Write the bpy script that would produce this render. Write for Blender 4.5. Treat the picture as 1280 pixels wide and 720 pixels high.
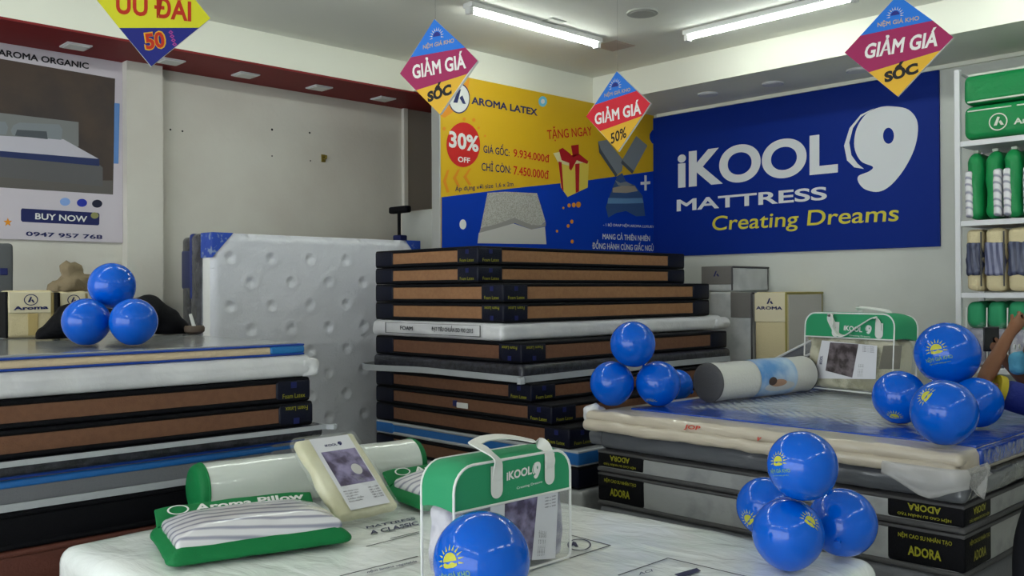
import bpy, bmesh, math, random, unicodedata
import numpy as np
from mathutils import Vector, Matrix, noise

for _o in list(bpy.data.objects):
    bpy.data.objects.remove(_o)
SC = bpy.context.scene
COL = SC.collection
PI = math.pi

# ------------------------------------------------------------------ camera
FPX, YAW, PITCH, ROLL, CAMH = 1171.4, 0.8026, 0.00328, -0.0051, 1.40
_f = np.array([-math.sin(YAW) * math.cos(PITCH), math.cos(YAW) * math.cos(PITCH), math.sin(PITCH)])
_r0 = np.array([math.cos(YAW), math.sin(YAW), 0.0])
_u0 = np.cross(_r0, _f)
_r = math.cos(ROLL) * _r0 + math.sin(ROLL) * _u0
_u = np.cross(_r, _f)
_c = np.array([0.0, 0.0, CAMH])
cam_d = bpy.data.cameras.new('camera')
cam_d.lens = FPX / 1280 * 36
cam_d.sensor_width = 36
cam_d.clip_start = 0.05
cam = bpy.data.objects.new('camera', cam_d)
COL.objects.link(cam)
cam.matrix_world = Matrix(((_r[0], _u[0], -_f[0], 0), (_r[1], _u[1], -_f[1], 0), (_r[2], _u[2], -_f[2], CAMH), (0, 0, 0, 1)))
SC.camera = cam

# ------------------------------------------------------------------ world, exposure
TUBE_POWER = 24.0
WORLD_STRENGTH = 3.0
EXPOSURE = 0.5
W = bpy.data.worlds.new('world')
SC.world = W
W.use_nodes = True
_bg = W.node_tree.nodes['Background']
_bg.inputs[0].default_value = (0.90, 0.97, 1.0, 1)
_bg.inputs[1].default_value = WORLD_STRENGTH
SC.view_settings.view_transform = 'Standard'
SC.view_settings.look = 'None'
SC.view_settings.exposure = EXPOSURE
SC.view_settings.gamma = 1
SC.view_settings.use_curve_mapping = False
SC.cycles.max_bounces = 8
SC.cycles.diffuse_bounces = 5
SC.cycles.use_denoising = True


# ------------------------------------------------------------------ helpers
def ray(px, py):
    return _f + (px - 640) / FPX * _r - (py - 360) / FPX * _u


def at(px, py, **k):
    """the point of the place seen at a pixel of the photograph, on a plane x=, y=, z= or at depth Z="""
    d = ray(px, py)
    (a, v), = k.items()
    t = v if a == 'Z' else (v - _c['xyz'.index(a)]) / d['xyz'.index(a)]
    return Vector(_c + t * d)


def lin(c):
    c = c / 255
    return c / 12.92 if c <= 0.04045 else ((c + 0.055) / 1.055) ** 2.4


def rgb(c):
    if isinstance(c, str):
        c = tuple(int(c[i:i + 2], 16) for i in (0, 2, 4))
    return tuple(lin(x) for x in c) + (1.0,)


MATS = {}


def mat(name, col, rough=0.55, bump=0.0, scale=40.0, col2=None, cscale=6.0, coat=0.0, spec=0.25, emit=0.0, stretch=None,
        alpha=1.0, metal=0.0, wave=None, trans=0.0, lo=0.4, hi=0.62):
    if name in MATS:
        return MATS[name]
    m = bpy.data.materials.new(name)
    m.use_nodes = True
    nt = m.node_tree
    b = nt.nodes['Principled BSDF']
    b.inputs['Base Color'].default_value = rgb(col)
    b.inputs['Roughness'].default_value = rough
    b.inputs['Specular IOR Level'].default_value = spec
    b.inputs['Coat Weight'].default_value = coat
    b.inputs['Coat Roughness'].default_value = 0.12
    b.inputs['Metallic'].default_value = metal
    b.inputs['Alpha'].default_value = alpha
    b.inputs['Transmission Weight'].default_value = trans
    tc = nt.nodes.new('ShaderNodeTexCoord')
    mp = nt.nodes.new('ShaderNodeMapping')
    nt.links.new(tc.outputs['Object'], mp.inputs[0])
    if stretch:
        mp.inputs['Scale'].default_value = stretch
    if col2:
        n = nt.nodes.new('ShaderNodeTexNoise')
        n.inputs['Scale'].default_value = cscale
        n.inputs['Detail'].default_value = 4
        rp = nt.nodes.new('ShaderNodeValToRGB')
        rp.color_ramp.elements[0].position = lo
        rp.color_ramp.elements[1].position = hi
        rp.color_ramp.elements[0].color = rgb(col)
        rp.color_ramp.elements[1].color = rgb(col2)
        if wave:
            n = nt.nodes.new('ShaderNodeTexWave')
            n.inputs['Scale'].default_value = wave
            n.inputs['Distortion'].default_value = cscale
            n.inputs['Detail'].default_value = 2
            n.bands_direction = 'DIAGONAL'
        nt.links.new(mp.outputs[0], n.inputs['Vector'])
        nt.links.new(n.outputs[1] if wave is None and 'Fac' not in n.outputs else n.outputs['Fac'], rp.inputs[0])
        nt.links.new(rp.outputs[0], b.inputs['Base Color'])
    if bump:
        n2 = nt.nodes.new('ShaderNodeTexNoise')
        n2.inputs['Scale'].default_value = scale
        n2.inputs['Detail'].default_value = 5
        n2.inputs['Distortion'].default_value = 0.6
        nt.links.new(mp.outputs[0], n2.inputs['Vector'])
        bp = nt.nodes.new('ShaderNodeBump')
        bp.inputs['Strength'].default_value = bump
        bp.inputs['Distance'].default_value = 0.02
        nt.links.new(n2.outputs['Fac'], bp.inputs['Height'])
        nt.links.new(bp.outputs[0], b.inputs['Normal'])
        if coat:
            nt.links.new(bp.outputs[0], b.inputs['Coat Normal'])
    if emit:
        b.inputs['Emission Color'].default_value = rgb(col)
        b.inputs['Emission Strength'].default_value = emit
    MATS[name] = m
    return m


def tag(o, label=None, cat=None, group=None, kind=None):
    if label:
        o['label'] = label
    if cat:
        o['category'] = cat
    if group:
        o['group'] = group
    if kind:
        o['kind'] = kind
    return o


def link(name, bm, m, parent=None, smooth=False, mw=None):
    me = bpy.data.meshes.new(name)
    if isinstance(bm, bmesh.types.BMesh):
        bm.to_mesh(me)
        bm.free()
    else:
        me.from_pydata(bm[0], [], bm[1])
        me.update()
    for x in (m if isinstance(m, (list, tuple)) else [m]):
        me.materials.append(x)
    if smooth:
        me.polygons.foreach_set('use_smooth', [True] * len(me.polygons))
        if smooth != 'all':
            try:
                me.set_sharp_from_angle(angle=math.radians(42))
            except Exception:
                pass
    o = bpy.data.objects.new(name, me)
    COL.objects.link(o)
    if parent:
        o.parent = parent
    if mw is not None:
        o.matrix_world = mw
    return o


def thing(name, label, cat, loc=(0, 0, 0), rotz=0.0, group=None, M=None):
    o = bpy.data.objects.new(name, None)
    o.empty_display_size = 0.05
    COL.objects.link(o)
    o.matrix_world = M if M is not None else Matrix.Translation(loc) @ Matrix.Rotation(rotz, 4, 'Z')
    return tag(o, label, cat, group)


def struct(name, bm, m, smooth=False):
    return tag(link(name, bm, m, None, smooth), kind='structure')


def add_box(bm, x0, x1, y0, y1, z0, z1, bev=0.0, seg=2, M=None):
    g = bmesh.ops.create_cube(bm, size=1.0)
    vs = g['verts']
    bmesh.ops.scale(bm, vec=(x1 - x0, y1 - y0, z1 - z0), verts=vs)
    bmesh.ops.translate(bm, vec=((x0 + x1) / 2, (y0 + y1) / 2, (z0 + z1) / 2), verts=vs)
    if bev:
        es = list({e for v in vs for e in v.link_edges})
        r = bmesh.ops.bevel(bm, geom=es, offset=bev, segments=seg, profile=0.5, affect='EDGES')
        vs = list({v for f in r['faces'] for v in f.verts} | {v for v in vs if v.is_valid})
    if M is not None:
        bmesh.ops.transform(bm, matrix=M, verts=vs)
    return vs


def box(x0, x1, y0, y1, z0, z1, bev=0.0, seg=2, M=None):
    bm = bmesh.new()
    add_box(bm, x0, x1, y0, y1, z0, z1, bev, seg, M)
    return bm


def soft(sx, sy, sz, r, nx=10, ny=10, nz=4, amp=0.0, fr=6.0, seed=0, puff=0.0, fn=None, flat=False):
    """rounded box, base at z=0, centred in x and y, with gentle noise and an optional puffed middle"""
    def axis(h, n):
        e = [-h, -h + 0.25 * r, -h + 0.6 * r, -h + r]
        mid = [(-h + r) + (2 * h - 2 * r) * i / n for i in range(1, n)]
        return e + mid + [-x for x in reversed(e)]
    ax = [axis(sx / 2, nx), axis(sy / 2, ny), axis(sz / 2, nz)]
    hs = (sx / 2 - r, sy / 2 - r, sz / 2 - r)
    bm = bmesh.new()
    seen = {}
    off = Vector((seed * 3.7, seed * 1.9, seed * 5.3))

    def vert(p):
        k = tuple(round(c, 5) for c in p)
        if k not in seen:
            q = Vector([max(-h, min(h, c)) for c, h in zip(p, hs)])
            d = Vector(p) - q
            n = d.normalized() if d.length > 1e-9 else Vector((0, 0, 1))
            v = q + n * r
            if puff:
                v.z += math.copysign(puff, v.z) * max(0, 1 - (2 * v.x / sx) ** 2) ** 0.6 * max(0, 1 - (2 * v.y / sy) ** 2) ** 0.6
            if amp:
                v += (Vector((n.x, n.y, 0)) if flat else n) * amp * (noise.noise(v * fr + off) + 0.5 * noise.noise(v * fr * 2.3 + off))
            v.z += sz / 2
            if fn:
                v = fn(v)
            seen[k] = bm.verts.new(v)
        return seen[k]
    for a in range(3):
        b, c = (a + 1) % 3, (a + 2) % 3
        for s in (0, -1):
            for i in range(len(ax[b]) - 1):
                for j in range(len(ax[c]) - 1):
                    P = []
                    for (di, dj) in ((0, 0), (1, 0), (1, 1), (0, 1)):
                        p = [0, 0, 0]
                        p[a] = ax[a][s]
                        p[b] = ax[b][i + di]
                        p[c] = ax[c][j + dj]
                        P.append(vert(p))
                    if s == 0:
                        P.reverse()
                    bm.faces.new(P)
    return bm


def add_tube(bm, pts, rad, n=10, cap=True, flat=None):
    """tube along points; rad a number or a list; flat=(width, thickness, side vector) makes a strap"""
    pts = [Vector(p) for p in pts]
    rings = []
    prev = None
    for i, p in enumerate(pts):
        t = (pts[min(i + 1, len(pts) - 1)] - pts[max(i - 1, 0)]).normalized()
        if flat:
            s = (flat[2] - t * flat[2].dot(t)).normalized()
        else:
            ref = prev if prev is not None else (Vector((0, 0, 1)) if abs(t.z) < 0.9 else Vector((1, 0, 0)))
            s = (ref - t * ref.dot(t)).normalized()
            prev = s
        b = t.cross(s)
        ring = []
        if flat:
            w, h = flat[0] / 2, flat[1] / 2
            for (u, v) in ((-w, -h), (w, -h), (w, h), (-w, h)):
                ring.append(bm.verts.new(p + s * u + b * v))
        else:
            r = rad[i] if isinstance(rad, (list, tuple)) else rad
            for k in range(n):
                a = 2 * PI * k / n
                ring.append(bm.verts.new(p + s * math.cos(a) * r + b * math.sin(a) * r))
        rings.append(ring)
    m = len(rings[0])
    for A, B in zip(rings, rings[1:]):
        for k in range(m):
            bm.faces.new((A[k], A[(k + 1) % m], B[(k + 1) % m], B[k]))
    if cap:
        bm.faces.new(list(reversed(rings[0])))
        bm.faces.new(rings[-1])
    return bm


def tube(pts, rad, n=10, flat=None):
    return add_tube(bmesh.new(), pts, rad, n, True, flat)


def spline(pts, n=8):
    P = [Vector(p) for p in pts]
    out = []
    for i in range(len(P) - 1):
        a, b, c, d = P[max(i - 1, 0)], P[i], P[i + 1], P[min(i + 2, len(P) - 1)]
        for k in range(n):
            t = k / n
            out.append(0.5 * ((2 * b) + (c - a) * t + (2 * a - 5 * b + 4 * c - d) * t * t + (3 * b - a - 3 * c + d) * t ** 3))
    out.append(P[-1])
    return out


def add_prism(bm, pts, y0, y1):
    """polygon given as (x, z) extruded from y0 (front) to y1 (back)"""
    A = [bm.verts.new((p[0], y0, p[1])) for p in pts]
    B = [bm.verts.new((p[0], y1, p[1])) for p in pts]
    area = sum(pts[i][0] * pts[(i + 1) % len(pts)][1] - pts[(i + 1) % len(pts)][0] * pts[i][1] for i in range(len(pts)))
    if area < 0:
        A.reverse()
        B.reverse()
    bm.faces.new(A)
    bm.faces.new(list(reversed(B)))
    for i in range(len(A)):
        j = (i + 1) % len(A)
        bm.faces.new((A[j], A[i], B[i], B[j]))
    return bm


TXT = {}


def text_mesh(body, bold=0.0, res=3):
    k = (body, bold, res)
    if k not in TXT:
        c = bpy.data.curves.new('t', 'FONT')
        c.body = body
        c.resolution_u = res
        c.bevel_depth = bold
        c.bevel_resolution = 0
        o = bpy.data.objects.new('t', c)
        COL.objects.link(o)
        me = bpy.data.meshes.new_from_object(o.evaluated_get(bpy.context.evaluated_depsgraph_get()))
        keep = [p for p in me.polygons if all(me.vertices[i].co.z > -1e-5 for i in p.vertices)]
        used = sorted({i for p in keep for i in p.vertices})
        idx = {v: i for i, v in enumerate(used)}
        TXT[k] = ([tuple(me.vertices[i].co[:2]) for i in used], [tuple(idx[i] for i in p.vertices) for p in keep])
        bpy.data.objects.remove(o)
        bpy.data.curves.remove(c)
        bpy.data.meshes.remove(me)
    return TXT[k]


def plain(s):
    s = unicodedata.normalize('NFD', s)
    s = ''.join(ch for ch in s if not unicodedata.combining(ch))
    return s.replace('đ', 'd').replace('Đ', 'D')


def text2d(body, bl, br, tl, bold=0.0, res=3):
    """text as 2-D points, the box of its unaccented letters laid on the corner points bl, br, tl"""
    vs, fs = text_mesh(body, bold, res)
    rv, _ = text_mesh(plain(body), bold, res)
    x0, x1 = min(v[0] for v in rv), max(v[0] for v in rv)
    y0, y1 = min(v[1] for v in rv), max(v[1] for v in rv)
    out = []
    for v in vs:
        s, t = (v[0] - x0) / (x1 - x0), (v[1] - y0) / (y1 - y0)
        out.append((bl[0] + (br[0] - bl[0]) * s + (tl[0] - bl[0]) * t, bl[1] + (br[1] - bl[1]) * s + (tl[1] - bl[1]) * t))
    return out, fs


class Board:
    """a flat face with origin O, in-plane axes ex (to the reader's right) and ez (up); things printed on it"""

    def __init__(self, O, ex, ez=(0, 0, 1)):
        self.O, self.ex, self.ez = Vector(O), Vector(ex).normalized(), Vector(ez).normalized()
        self.ey = self.ez.cross(self.ex)
        self.M = Matrix(((self.ex.x, self.ey.x, self.ez.x, self.O.x), (self.ex.y, self.ey.y, self.ez.y, self.O.y),
                         (self.ex.z, self.ey.z, self.ez.z, self.O.z), (0, 0, 0, 1)))
        self.root = None

    def p(self, px, py):
        d = Vector(ray(px, py))
        c = Vector(_c)
        t = (self.O - c).dot(self.ey) / d.dot(self.ey)
        q = c + d * t - self.O
        return (q.dot(self.ex), q.dot(self.ez))

    def poly(self, name, pts, m, lift=0.001, pix=True, thick=None, kind=None):
        P = [self.p(*q) for q in pts] if pix else pts
        o = link(name, add_prism(bmesh.new(), P, -lift, (thick or 0) if thick else -lift + 0.0008), m, self.root)
        return o

    def disc(self, name, c, rx, ry, m, lift=0.001, n=32, pix=True):
        return self.poly(name, [(c[0] + rx * math.cos(2 * PI * i / n), c[1] + ry * math.sin(2 * PI * i / n)) for i in range(n)], m, lift, pix)

    def ring(self, name, c, rx, ry, w, m, lift=0.001, n=32, pix=True):
        vs, fs = [], []
        for i in range(n):
            a = 2 * PI * i / n
            for k in (1, 1 - w):
                q = (c[0] + rx * k * math.cos(a), c[1] + ry * k * math.sin(a))
                q = self.p(*q) if pix else q
                vs.append((q[0], -lift, q[1]))
            j = (i + 1) % n
            fs.append((2 * i, 2 * i + 1, 2 * j + 1, 2 * j))
        return link(name, (vs, fs), m, self.root)

    def text(self, body, bl, br, tl, m, bold=0.0, lift=0.0015, pix=True, name='lettering', parent=None, res=3):
        if pix:
            bl, br, tl = self.p(*bl), self.p(*br), self.p(*tl)
        v, f = text2d(body, bl, br, tl, bold, res)
        return link(name, ([(a, -lift, b) for a, b in v], f), m, parent or self.root)


def sun_shapes():
    """emblem of a rising sun: half disc, wave below it and rays, as 2-D polygons of unit size"""
    P = []
    P.append([(0.5 * math.cos(a), 0.5 * math.sin(a)) for a in [PI * i / 14 for i in range(15)]])
    P.append([(-0.5, -0.06)] + [(-0.5 + i / 10, -0.10 + 0.05 * math.sin(i * 1.2)) for i in range(11)] + [(0.5, -0.28), (0.25, -0.36), (-0.25, -0.36), (-0.5, -0.28)])
    for i in range(11):
        a = PI * (i - 0.6) / 8.8
        u, w = (math.cos(a), math.sin(a)), (-math.sin(a), math.cos(a))
        P.append([(u[0] * 0.62 + w[0] * 0.06, u[1] * 0.62 + w[1] * 0.06), (u[0] * 0.62 - w[0] * 0.06, u[1] * 0.62 - w[1] * 0.06), (u[0] * 1.0, u[1] * 1.0)])
    return P


# ------------------------------------------------------------------ materials
M_wall = mat('white_wall_paint', 'c3c5c0', 0.7, 0.05, 30, 'bcbeb9', 2.0)
M_wall_l = mat('aged_wall_paint', 'cdcac2', 0.7, 0.08, 20, 'c5c0b8', 1.3)
M_ceil = mat('ceiling_paint', 'e6e6de', 0.8, 0.03, 20)
M_beam = mat('beam_paint', 'e6e6da', 0.75, 0.03, 20)
M_red = mat('red_soffit_paint', '7c1c20', 0.6, 0.03, 20)
M_wall_shade = mat('shaded_wall_grey', '847c74', 0.6, 0.04, 20)
M_floor = mat('grey_floor_tile', 'b9b8b2', 0.3, 0.02, 10, 'acaba5', 1.5)
M_black = mat('black_fabric', '0b0b10', 0.6, 0.25, 160, spec=0.12)
M_navyblk = mat('navy_black_fabric', '0b0e20', 0.45, 0.15, 120, coat=0.08, spec=0.15)
M_brown = mat('brown_knit_fabric', '6f4c38', 0.6, 0.2, 140, '684634', 40, coat=0.08)
M_tan = mat('tan_knit_fabric', '946b4a', 0.6, 0.2, 140, '8c6445', 40, coat=0.08)
M_yel = mat('yellow_print', 'c9c22a', 0.5)
M_white = mat('white_print', 'dcdcda', 0.5)
M_wplast = mat('white_plastic_wrap', 'd4d3d6', 0.28, 0.35, 9, 'c6c5ca', 4, coat=0.5)
M_cplast = mat('cream_plastic_wrap', 'bfb4a4', 0.3, 0.4, 7, 'b0a698', 4, coat=0.5, stretch=(0.5, 1, 3))
M_gplast = mat('grey_plastic_wrap', '63656a', 0.26, 0.45, 6, '54565c', 3, coat=0.5, stretch=(0.6, 1, 2))
M_bedtop = mat('bed_plastic_wrap', 'ebeeec', 0.22, 0.5, 5, 'd8e4dc', 2.2, coat=0.6, stretch=(1, 2.0, 1), lo=0.5, hi=0.75)
M_blue = mat('blue_balloon_rubber', '0057c8', 0.11, 0, coat=0.0, spec=0.4)
M_sunp = mat('yellow_balloon_print', 'b9b83c', 0.4)
M_green = mat('green_fabric', '0a6e3a', 0.6, 0.15, 200)
M_green2 = mat('bag_green_fabric', '2c8f62', 0.6, 0.12, 200)
M_clear = mat('clear_pvc', 'd8dcda', 0.08, 0.25, 8, alpha=0.10, coat=0.25)
M_ivory = mat('ivory_sheet', 'c9c4a2', 0.5, 0.5, 14, 'd8d4b8', 8, coat=0.3)
M_metal = mat('white_metal', 'd0d0d4', 0.4)
M_silver = mat('aluminium_frame', 'a9a9a6', 0.4, metal=0.3)
M_navy = mat('navy_print', '1c2358', 0.5)
M_redp = mat('red_print', 'c3211f', 0.5)
M_orange = mat('orange_print', 'd98a1f', 0.5)
M_marble = mat('white_marbled_fabric', '98999a', 0.4, 0.15, 30, '7b7d80', 7, coat=0.35, lo=0.5, hi=0.72)
M_dgrey = mat('dark_grey_fabric', '4b4a4c', 0.6, 0.2, 150)
M_mgrey = mat('mid_grey_fabric', '6a6b70', 0.6, 0.2, 120)
M_beige = mat('beige_fabric', 'cbbd98', 0.6, 0.3, 120)
M_tube = mat('lit_tube', 'f6fff6', 0.5, emit=TUBE_POWER)
M_skin = mat('skin', '80563e', 0.5)
M_thread = mat('nylon_thread', 'a0a09c', 0.4, alpha=0.25)

# ------------------------------------------------------------------ the room
XL, XR, YF, YB, ZC, ZB = -6.37, 3.2, -4.2, 6.76, 3.19, 2.97
struct('floor', box(XL - 0.1, XR + 0.1, YF - 1.5, YB + 0.1, -0.1, 0), M_floor)
struct('ceiling', box(XL - 0.1, XR + 0.1, YF - 0.1, YB + 0.1, ZC, ZC + 0.1), M_ceil)
struct('wall_left', box(XL - 0.1, XL, YF, YB + 0.1, 0, ZC), M_wall_l)
struct('wall_back', box(XL, XR + 0.1, YB, YB + 0.1, 0, ZC), M_wall)
struct('wall_right', box(XR, XR + 0.1, YF, YB, 0, ZC), M_wall)
bm = bmesh.new()
add_box(bm, XL, XL + 0.3, YF - 0.1, YF, 0, ZC)
add_box(bm, XR - 0.3, XR, YF - 0.1, YF, 0, ZC)
add_box(bm, XL + 0.3, XR - 0.3, YF - 0.1, YF, 2.95, ZC)
struct('wall_front', bm, M_wall)
struct('trim_1', box(XL, -5.81, YF, 4.55, ZB - 0.002, ZC), M_beam)                 # beam along the left wall
struct('trim_2', box(XL, -5.81, YF, YB, ZB - 0.016, ZB - 0.002), M_red)            # its red underside
struct('trim_3', box(XL, -5.19, 4.55, YB, ZB, ZC), M_beam)                         # beam over the yellow panel
struct('trim_4', box(-5.19, XR, 5.97, YB, ZB, ZC), M_beam)                         # beam over the blue banner
struct('trim_5', box(-5.1, XR, YB - 0.03, YB, ZB - 0.028, ZB), M_beam)
struct('trim_6', box(XL, -6.28, 2.50, 2.745, 0, ZB - 0.016), M_wall_l)             # pilaster
struct('trim_7', box(XL, -6.345, 4.90, YB, 0, ZB - 0.016), M_wall_shade)  # thin board, its grey paints in the shade behind the yellow panel
struct('trim_8', box(XL, -6.335, 4.86, 4.90, 0, ZB - 0.016), M_wall_l)
bm = bmesh.new()                                                                    # screw holes and a stain on the wall
bh = Board((XL, 0, 0), (0, 1, 0))
for (px, py, r) in ((340, 162, 1.6), (387, 166, 1.4), (213, 162, 1.2), (228, 164, 1.2), (340, 195, 1.0), (388, 201, 1.0)):
    a, b = bh.p(px, py)
    s = r * 0.006
    add_prism(bm, [(a + s * math.cos(k), b + s * math.sin(k)) for k in [PI * i / 4 for i in range(8)]], -0.001, -0.0002)
hole = struct('trim_9', bm, M_black)
hole.matrix_world = bh.M
bm = box(-0.015, 0.015, -0.035, 0, -0.02, 0.02, 0.006)
hk = thing('wall_hook', 'small brass fitting stuck in the white left wall', 'hook', at(404, 198, x=XL), M=Matrix.Translation(at(404, 198, x=XL)) @ Matrix.Rotation(PI / 2, 4, 'Z'))
link('back_plate', box(-0.02, 0.02, -0.006, 0, -0.03, 0.03, 0.003), mat('brass', '8a7a3a', 0.4, metal=0.6), hk)
link('hook_arm', tube(spline([(0, -0.006, 0.0), (0, -0.04, -0.005), (0, -0.045, 0.02)], 4), 0.007, 8), MATS['brass'], hk)


# ------------------------------------------------------------------ lamps
def tube_light(x, y, along, label):
    t = thing('tube_light', label, 'ceiling light', M=Matrix.Translation((x, y, ZC)) @ Matrix.Rotation(0 if along == 'x' else PI / 2, 4, 'Z'), group='tube lights on the ceiling')
    link('housing', box(-0.62, 0.62, -0.042, 0.042, -0.032, 0, 0.004), M_white, t)
    bm = tube([(-0.585, 0, -0.040), (0.585, 0, -0.040)], 0.022, 16)
    link('tube', bm, M_tube, t, True)
    for s in (-1, 1):
        link('end_cap', box(s * 0.602 - 0.017, s * 0.602 + 0.017, -0.026, 0.026, -0.072, -0.03, 0.006), M_white, t)
    return t


tube_light(-4.355, 4.455, 'y', 'lit white ceiling tube above the yellow promotion panel')
tube_light(-3.20, 5.375, 'x', 'lit white ceiling tube in front of the blue banner beam')
for (x, y, a, lab) in ((-4.355, 2.75, 'y', 'lit ceiling tube in the line of the yellow panel tube, above the tall stack'), (-4.355, 1.10, 'y', 'lit ceiling tube over the left mattress stack'),
                       (-4.355, -0.60, 'y', 'lit ceiling tube left of the shop entrance'), (-1.50, 5.375, 'x', 'lit ceiling tube over the shelf rack'), (0.25, 5.375, 'x', 'lit ceiling tube past the shelf rack'),
                       (1.35, 4.40, 'y', 'lit ceiling tube at the far aisle'), (1.35, 2.60, 'y', 'lit ceiling tube halfway along the far aisle'), (1.35, 0.80, 'y', 'lit ceiling tube near the entrance end of the far aisle'),
                       (-3.30, -1.70, 'x', 'lit ceiling tube across the entrance, over the left display'), (-1.50, -1.70, 'x', 'lit ceiling tube across the middle of the entrance'), (0.30, -1.70, 'x', 'lit ceiling tube across the entrance, aisle side')):
    tube_light(x, y, a, lab)


def plate_light(px, py, z, label, s=0.075, rnd=False, cat='ceiling light', name='downlight', mm=None):
    p = at(px, py, z=z)
    t = thing(name, label, cat, p, 0, 'fittings set in the ceiling')
    if rnd:
        bm = tube([(0, 0, 0), (0, 0, -0.012)], s, 28)
        link('rim', bm, mm or M_metal, t, True)
        link('diffuser', tube([(0, 0, -0.012), (0, 0, -0.015)], s * 0.8, 28), mm or M_white, t)
    else:
        link('rim', box(-s, s, -s, s, -0.01 if not mm else -0.004, 0, 0.002), mm or M_metal, t)
        link('diffuser', box(-s * 0.82, s * 0.82, -s * 0.82, s * 0.82, -0.014 if not mm else -0.006, -0.01 if not mm else -0.004), mm or M_white, t)


ZS = ZB - 0.016
plate_light(95, 57, ZS, 'square downlight in red soffit above the bedroom poster')
plate_light(213, 76, ZS, 'square downlight in red soffit beside the yellow and navy sale diamond')
plate_light(307, 93, ZS, 'square downlight in red soffit, second after the pilaster')
plate_light(399, 109, ZS, 'square downlight in red soffit above the brass wall fitting')
plate_light(479, 123, ZS, 'small dark downlight at the dim far end of the red soffit')
plate_light(966, 104, ZB, 'small round downlight under the beam above the blue banner', 0.08, True)
plate_light(1072, 87, ZB, 'round downlight under the beam behind the maroon diamond over the shelf end', 0.08, True)
plate_light(885, 117, ZB, 'round downlight under the beam near the corner with the yellow panel', 0.08, True)
plate_light(803, 15, ZC, 'round ceiling disc between the two lit tubes', 0.10, True, 'ceiling fitting', 'ceiling_disc', mat('grey_ceiling_fitting', 'a8a8a2', 0.7))
plate_light(768, 57, ZC, 'square ceiling hatch at the end of the tube over the yellow panel', 0.11, False, 'ceiling fitting', 'ceiling_hatch', mat('pinkish_hatch', 'c6b6ac', 0.7))
plate_light(690, 27, ZC, 'square cover plate beside the tube over the yellow panel', 0.07, False, 'ceiling fitting', 'ceiling_cover', MATS['grey_ceiling_fitting'])

# ------------------------------------------------------------------ blue wall banner
B = Board((0, YB, 0), (1, 0, 0))
B.root = thing('wall_banner', 'big blue banner with white lettering and a white 9 on the back wall', 'banner', M=B.M)
a0, a1 = -5.149, B.p(1175.5, 200)[0]
z0, z1 = B.p(1176, 308)[1], ZB - 0.03
M_bblue = mat('banner_blue', '08267c', 0.5, spec=0.1)
M_bwhite = mat('banner_white', 'd0d2d6', 0.5)
bf = link('backing', box(a0, a1, -0.02, 0, z0, z1, 0.002), M_bblue, B.root)
L0 = 0.0215
RB = 12
B.text('iKOOL', (849, 235.7), (1049, 216.4), (849, 191), M_bwhite, 0.034, L0, res=RB)
B.text('MATTRESS', (847.7, 264.6), (1035.2, 249.9), (847.7, 249.9), M_bwhite, 0.022, L0, res=RB)
B.text('Creating Dreams', (891, 294), (1123.7, 283), (893, 270.5), mat('banner_yellow', 'c7bd3c', 0.5), 0.008, L0, res=RB)


def z4(x, y):
    return (800 + x / 2.181, y / 2.181)


def closed(pts, n=5):
    P = pts[-2:] + pts + pts[:2]
    s = spline([(p[0], p[1], 0) for p in P], n)
    return [(v.x, v.y) for v in s[2 * n:-2 * n]][:-n] if False else [(v.x, v.y) for v in s[2 * n:(2 + len(pts)) * n]]


blob = closed([z4(*p) for p in ((690, 291), (735, 300), (760, 335), (755, 395), (728, 455), (690, 503), (655, 523), (618, 517), (599, 497), (600, 480), (628, 468), (638, 455), (606, 440), (588, 402), (594, 352), (620, 312), (655, 294))])
hole = [z4(681 + 15 * math.cos(a), 371 + 22 * math.sin(a)) for a in [-2 * PI * i / 20 for i in range(20)]]


def with_hole(outer, inner, lift):
    """flat ring between an outline and a hole"""
    bm = bmesh.new()
    lo = [bm.verts.new((a, -lift, b)) for a, b in outer]
    li = [bm.verts.new((a, -lift, b)) for a, b in inner]
    es = [bm.edges.new((l[i], l[(i + 1) % len(l)])) for l in (lo, li) for i in range(len(l))]
    bmesh.ops.triangle_fill(bm, use_beauty=True, use_dissolve=False, edges=es)
    for f in bm.faces:
        if f.normal.y > 0:
            f.normal_flip()
    return bm


def nine(board, blobp, holep, cres, m, lift, par=None):
    link('logo_emblem', with_hole(blobp, holep, lift), m, par or board.root)
    link('logo_emblem', add_prism(bmesh.new(), cres, -lift, -lift + 0.0005), m, par or board.root)


cres = [z4(*p) for p in ((642, 296), (605, 314), (575, 350), (560, 398), (568, 438), (588, 457), (614, 461), (596, 446), (580, 424), (574, 390), (584, 350), (606, 320))]
blobL = [B.p(*p) for p in blob]
holeL = [B.p(*p) for p in hole]
cresL = [B.p(*p) for p in cres]
nine(B, blobL, holeL, cresL, M_bwhite, L0)


def unit(pts, ref):
    xs, ys = [p[0] for p in ref], [p[1] for p in ref]
    return [((p[0] - min(xs)) / (max(xs) - min(xs)), (p[1] - min(ys)) / (max(ys) - min(ys))) for p in pts]


NINE = [unit(q, blobL + cresL) for q in (blobL, holeL, cresL)]


def nine_at(board, bl, br, tl, m, lift, par=None):
    """the same 9 laid on a small parallelogram"""
    def mp(q):
        return [(bl[0] + (br[0] - bl[0]) * s + (tl[0] - bl[0]) * t, bl[1] + (br[1] - bl[1]) * s + (tl[1] - bl[1]) * t) for s, t in q]
    nine(board, mp(NINE[0]), mp(NINE[1]), mp(NINE[2]), m, lift, par)


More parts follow.
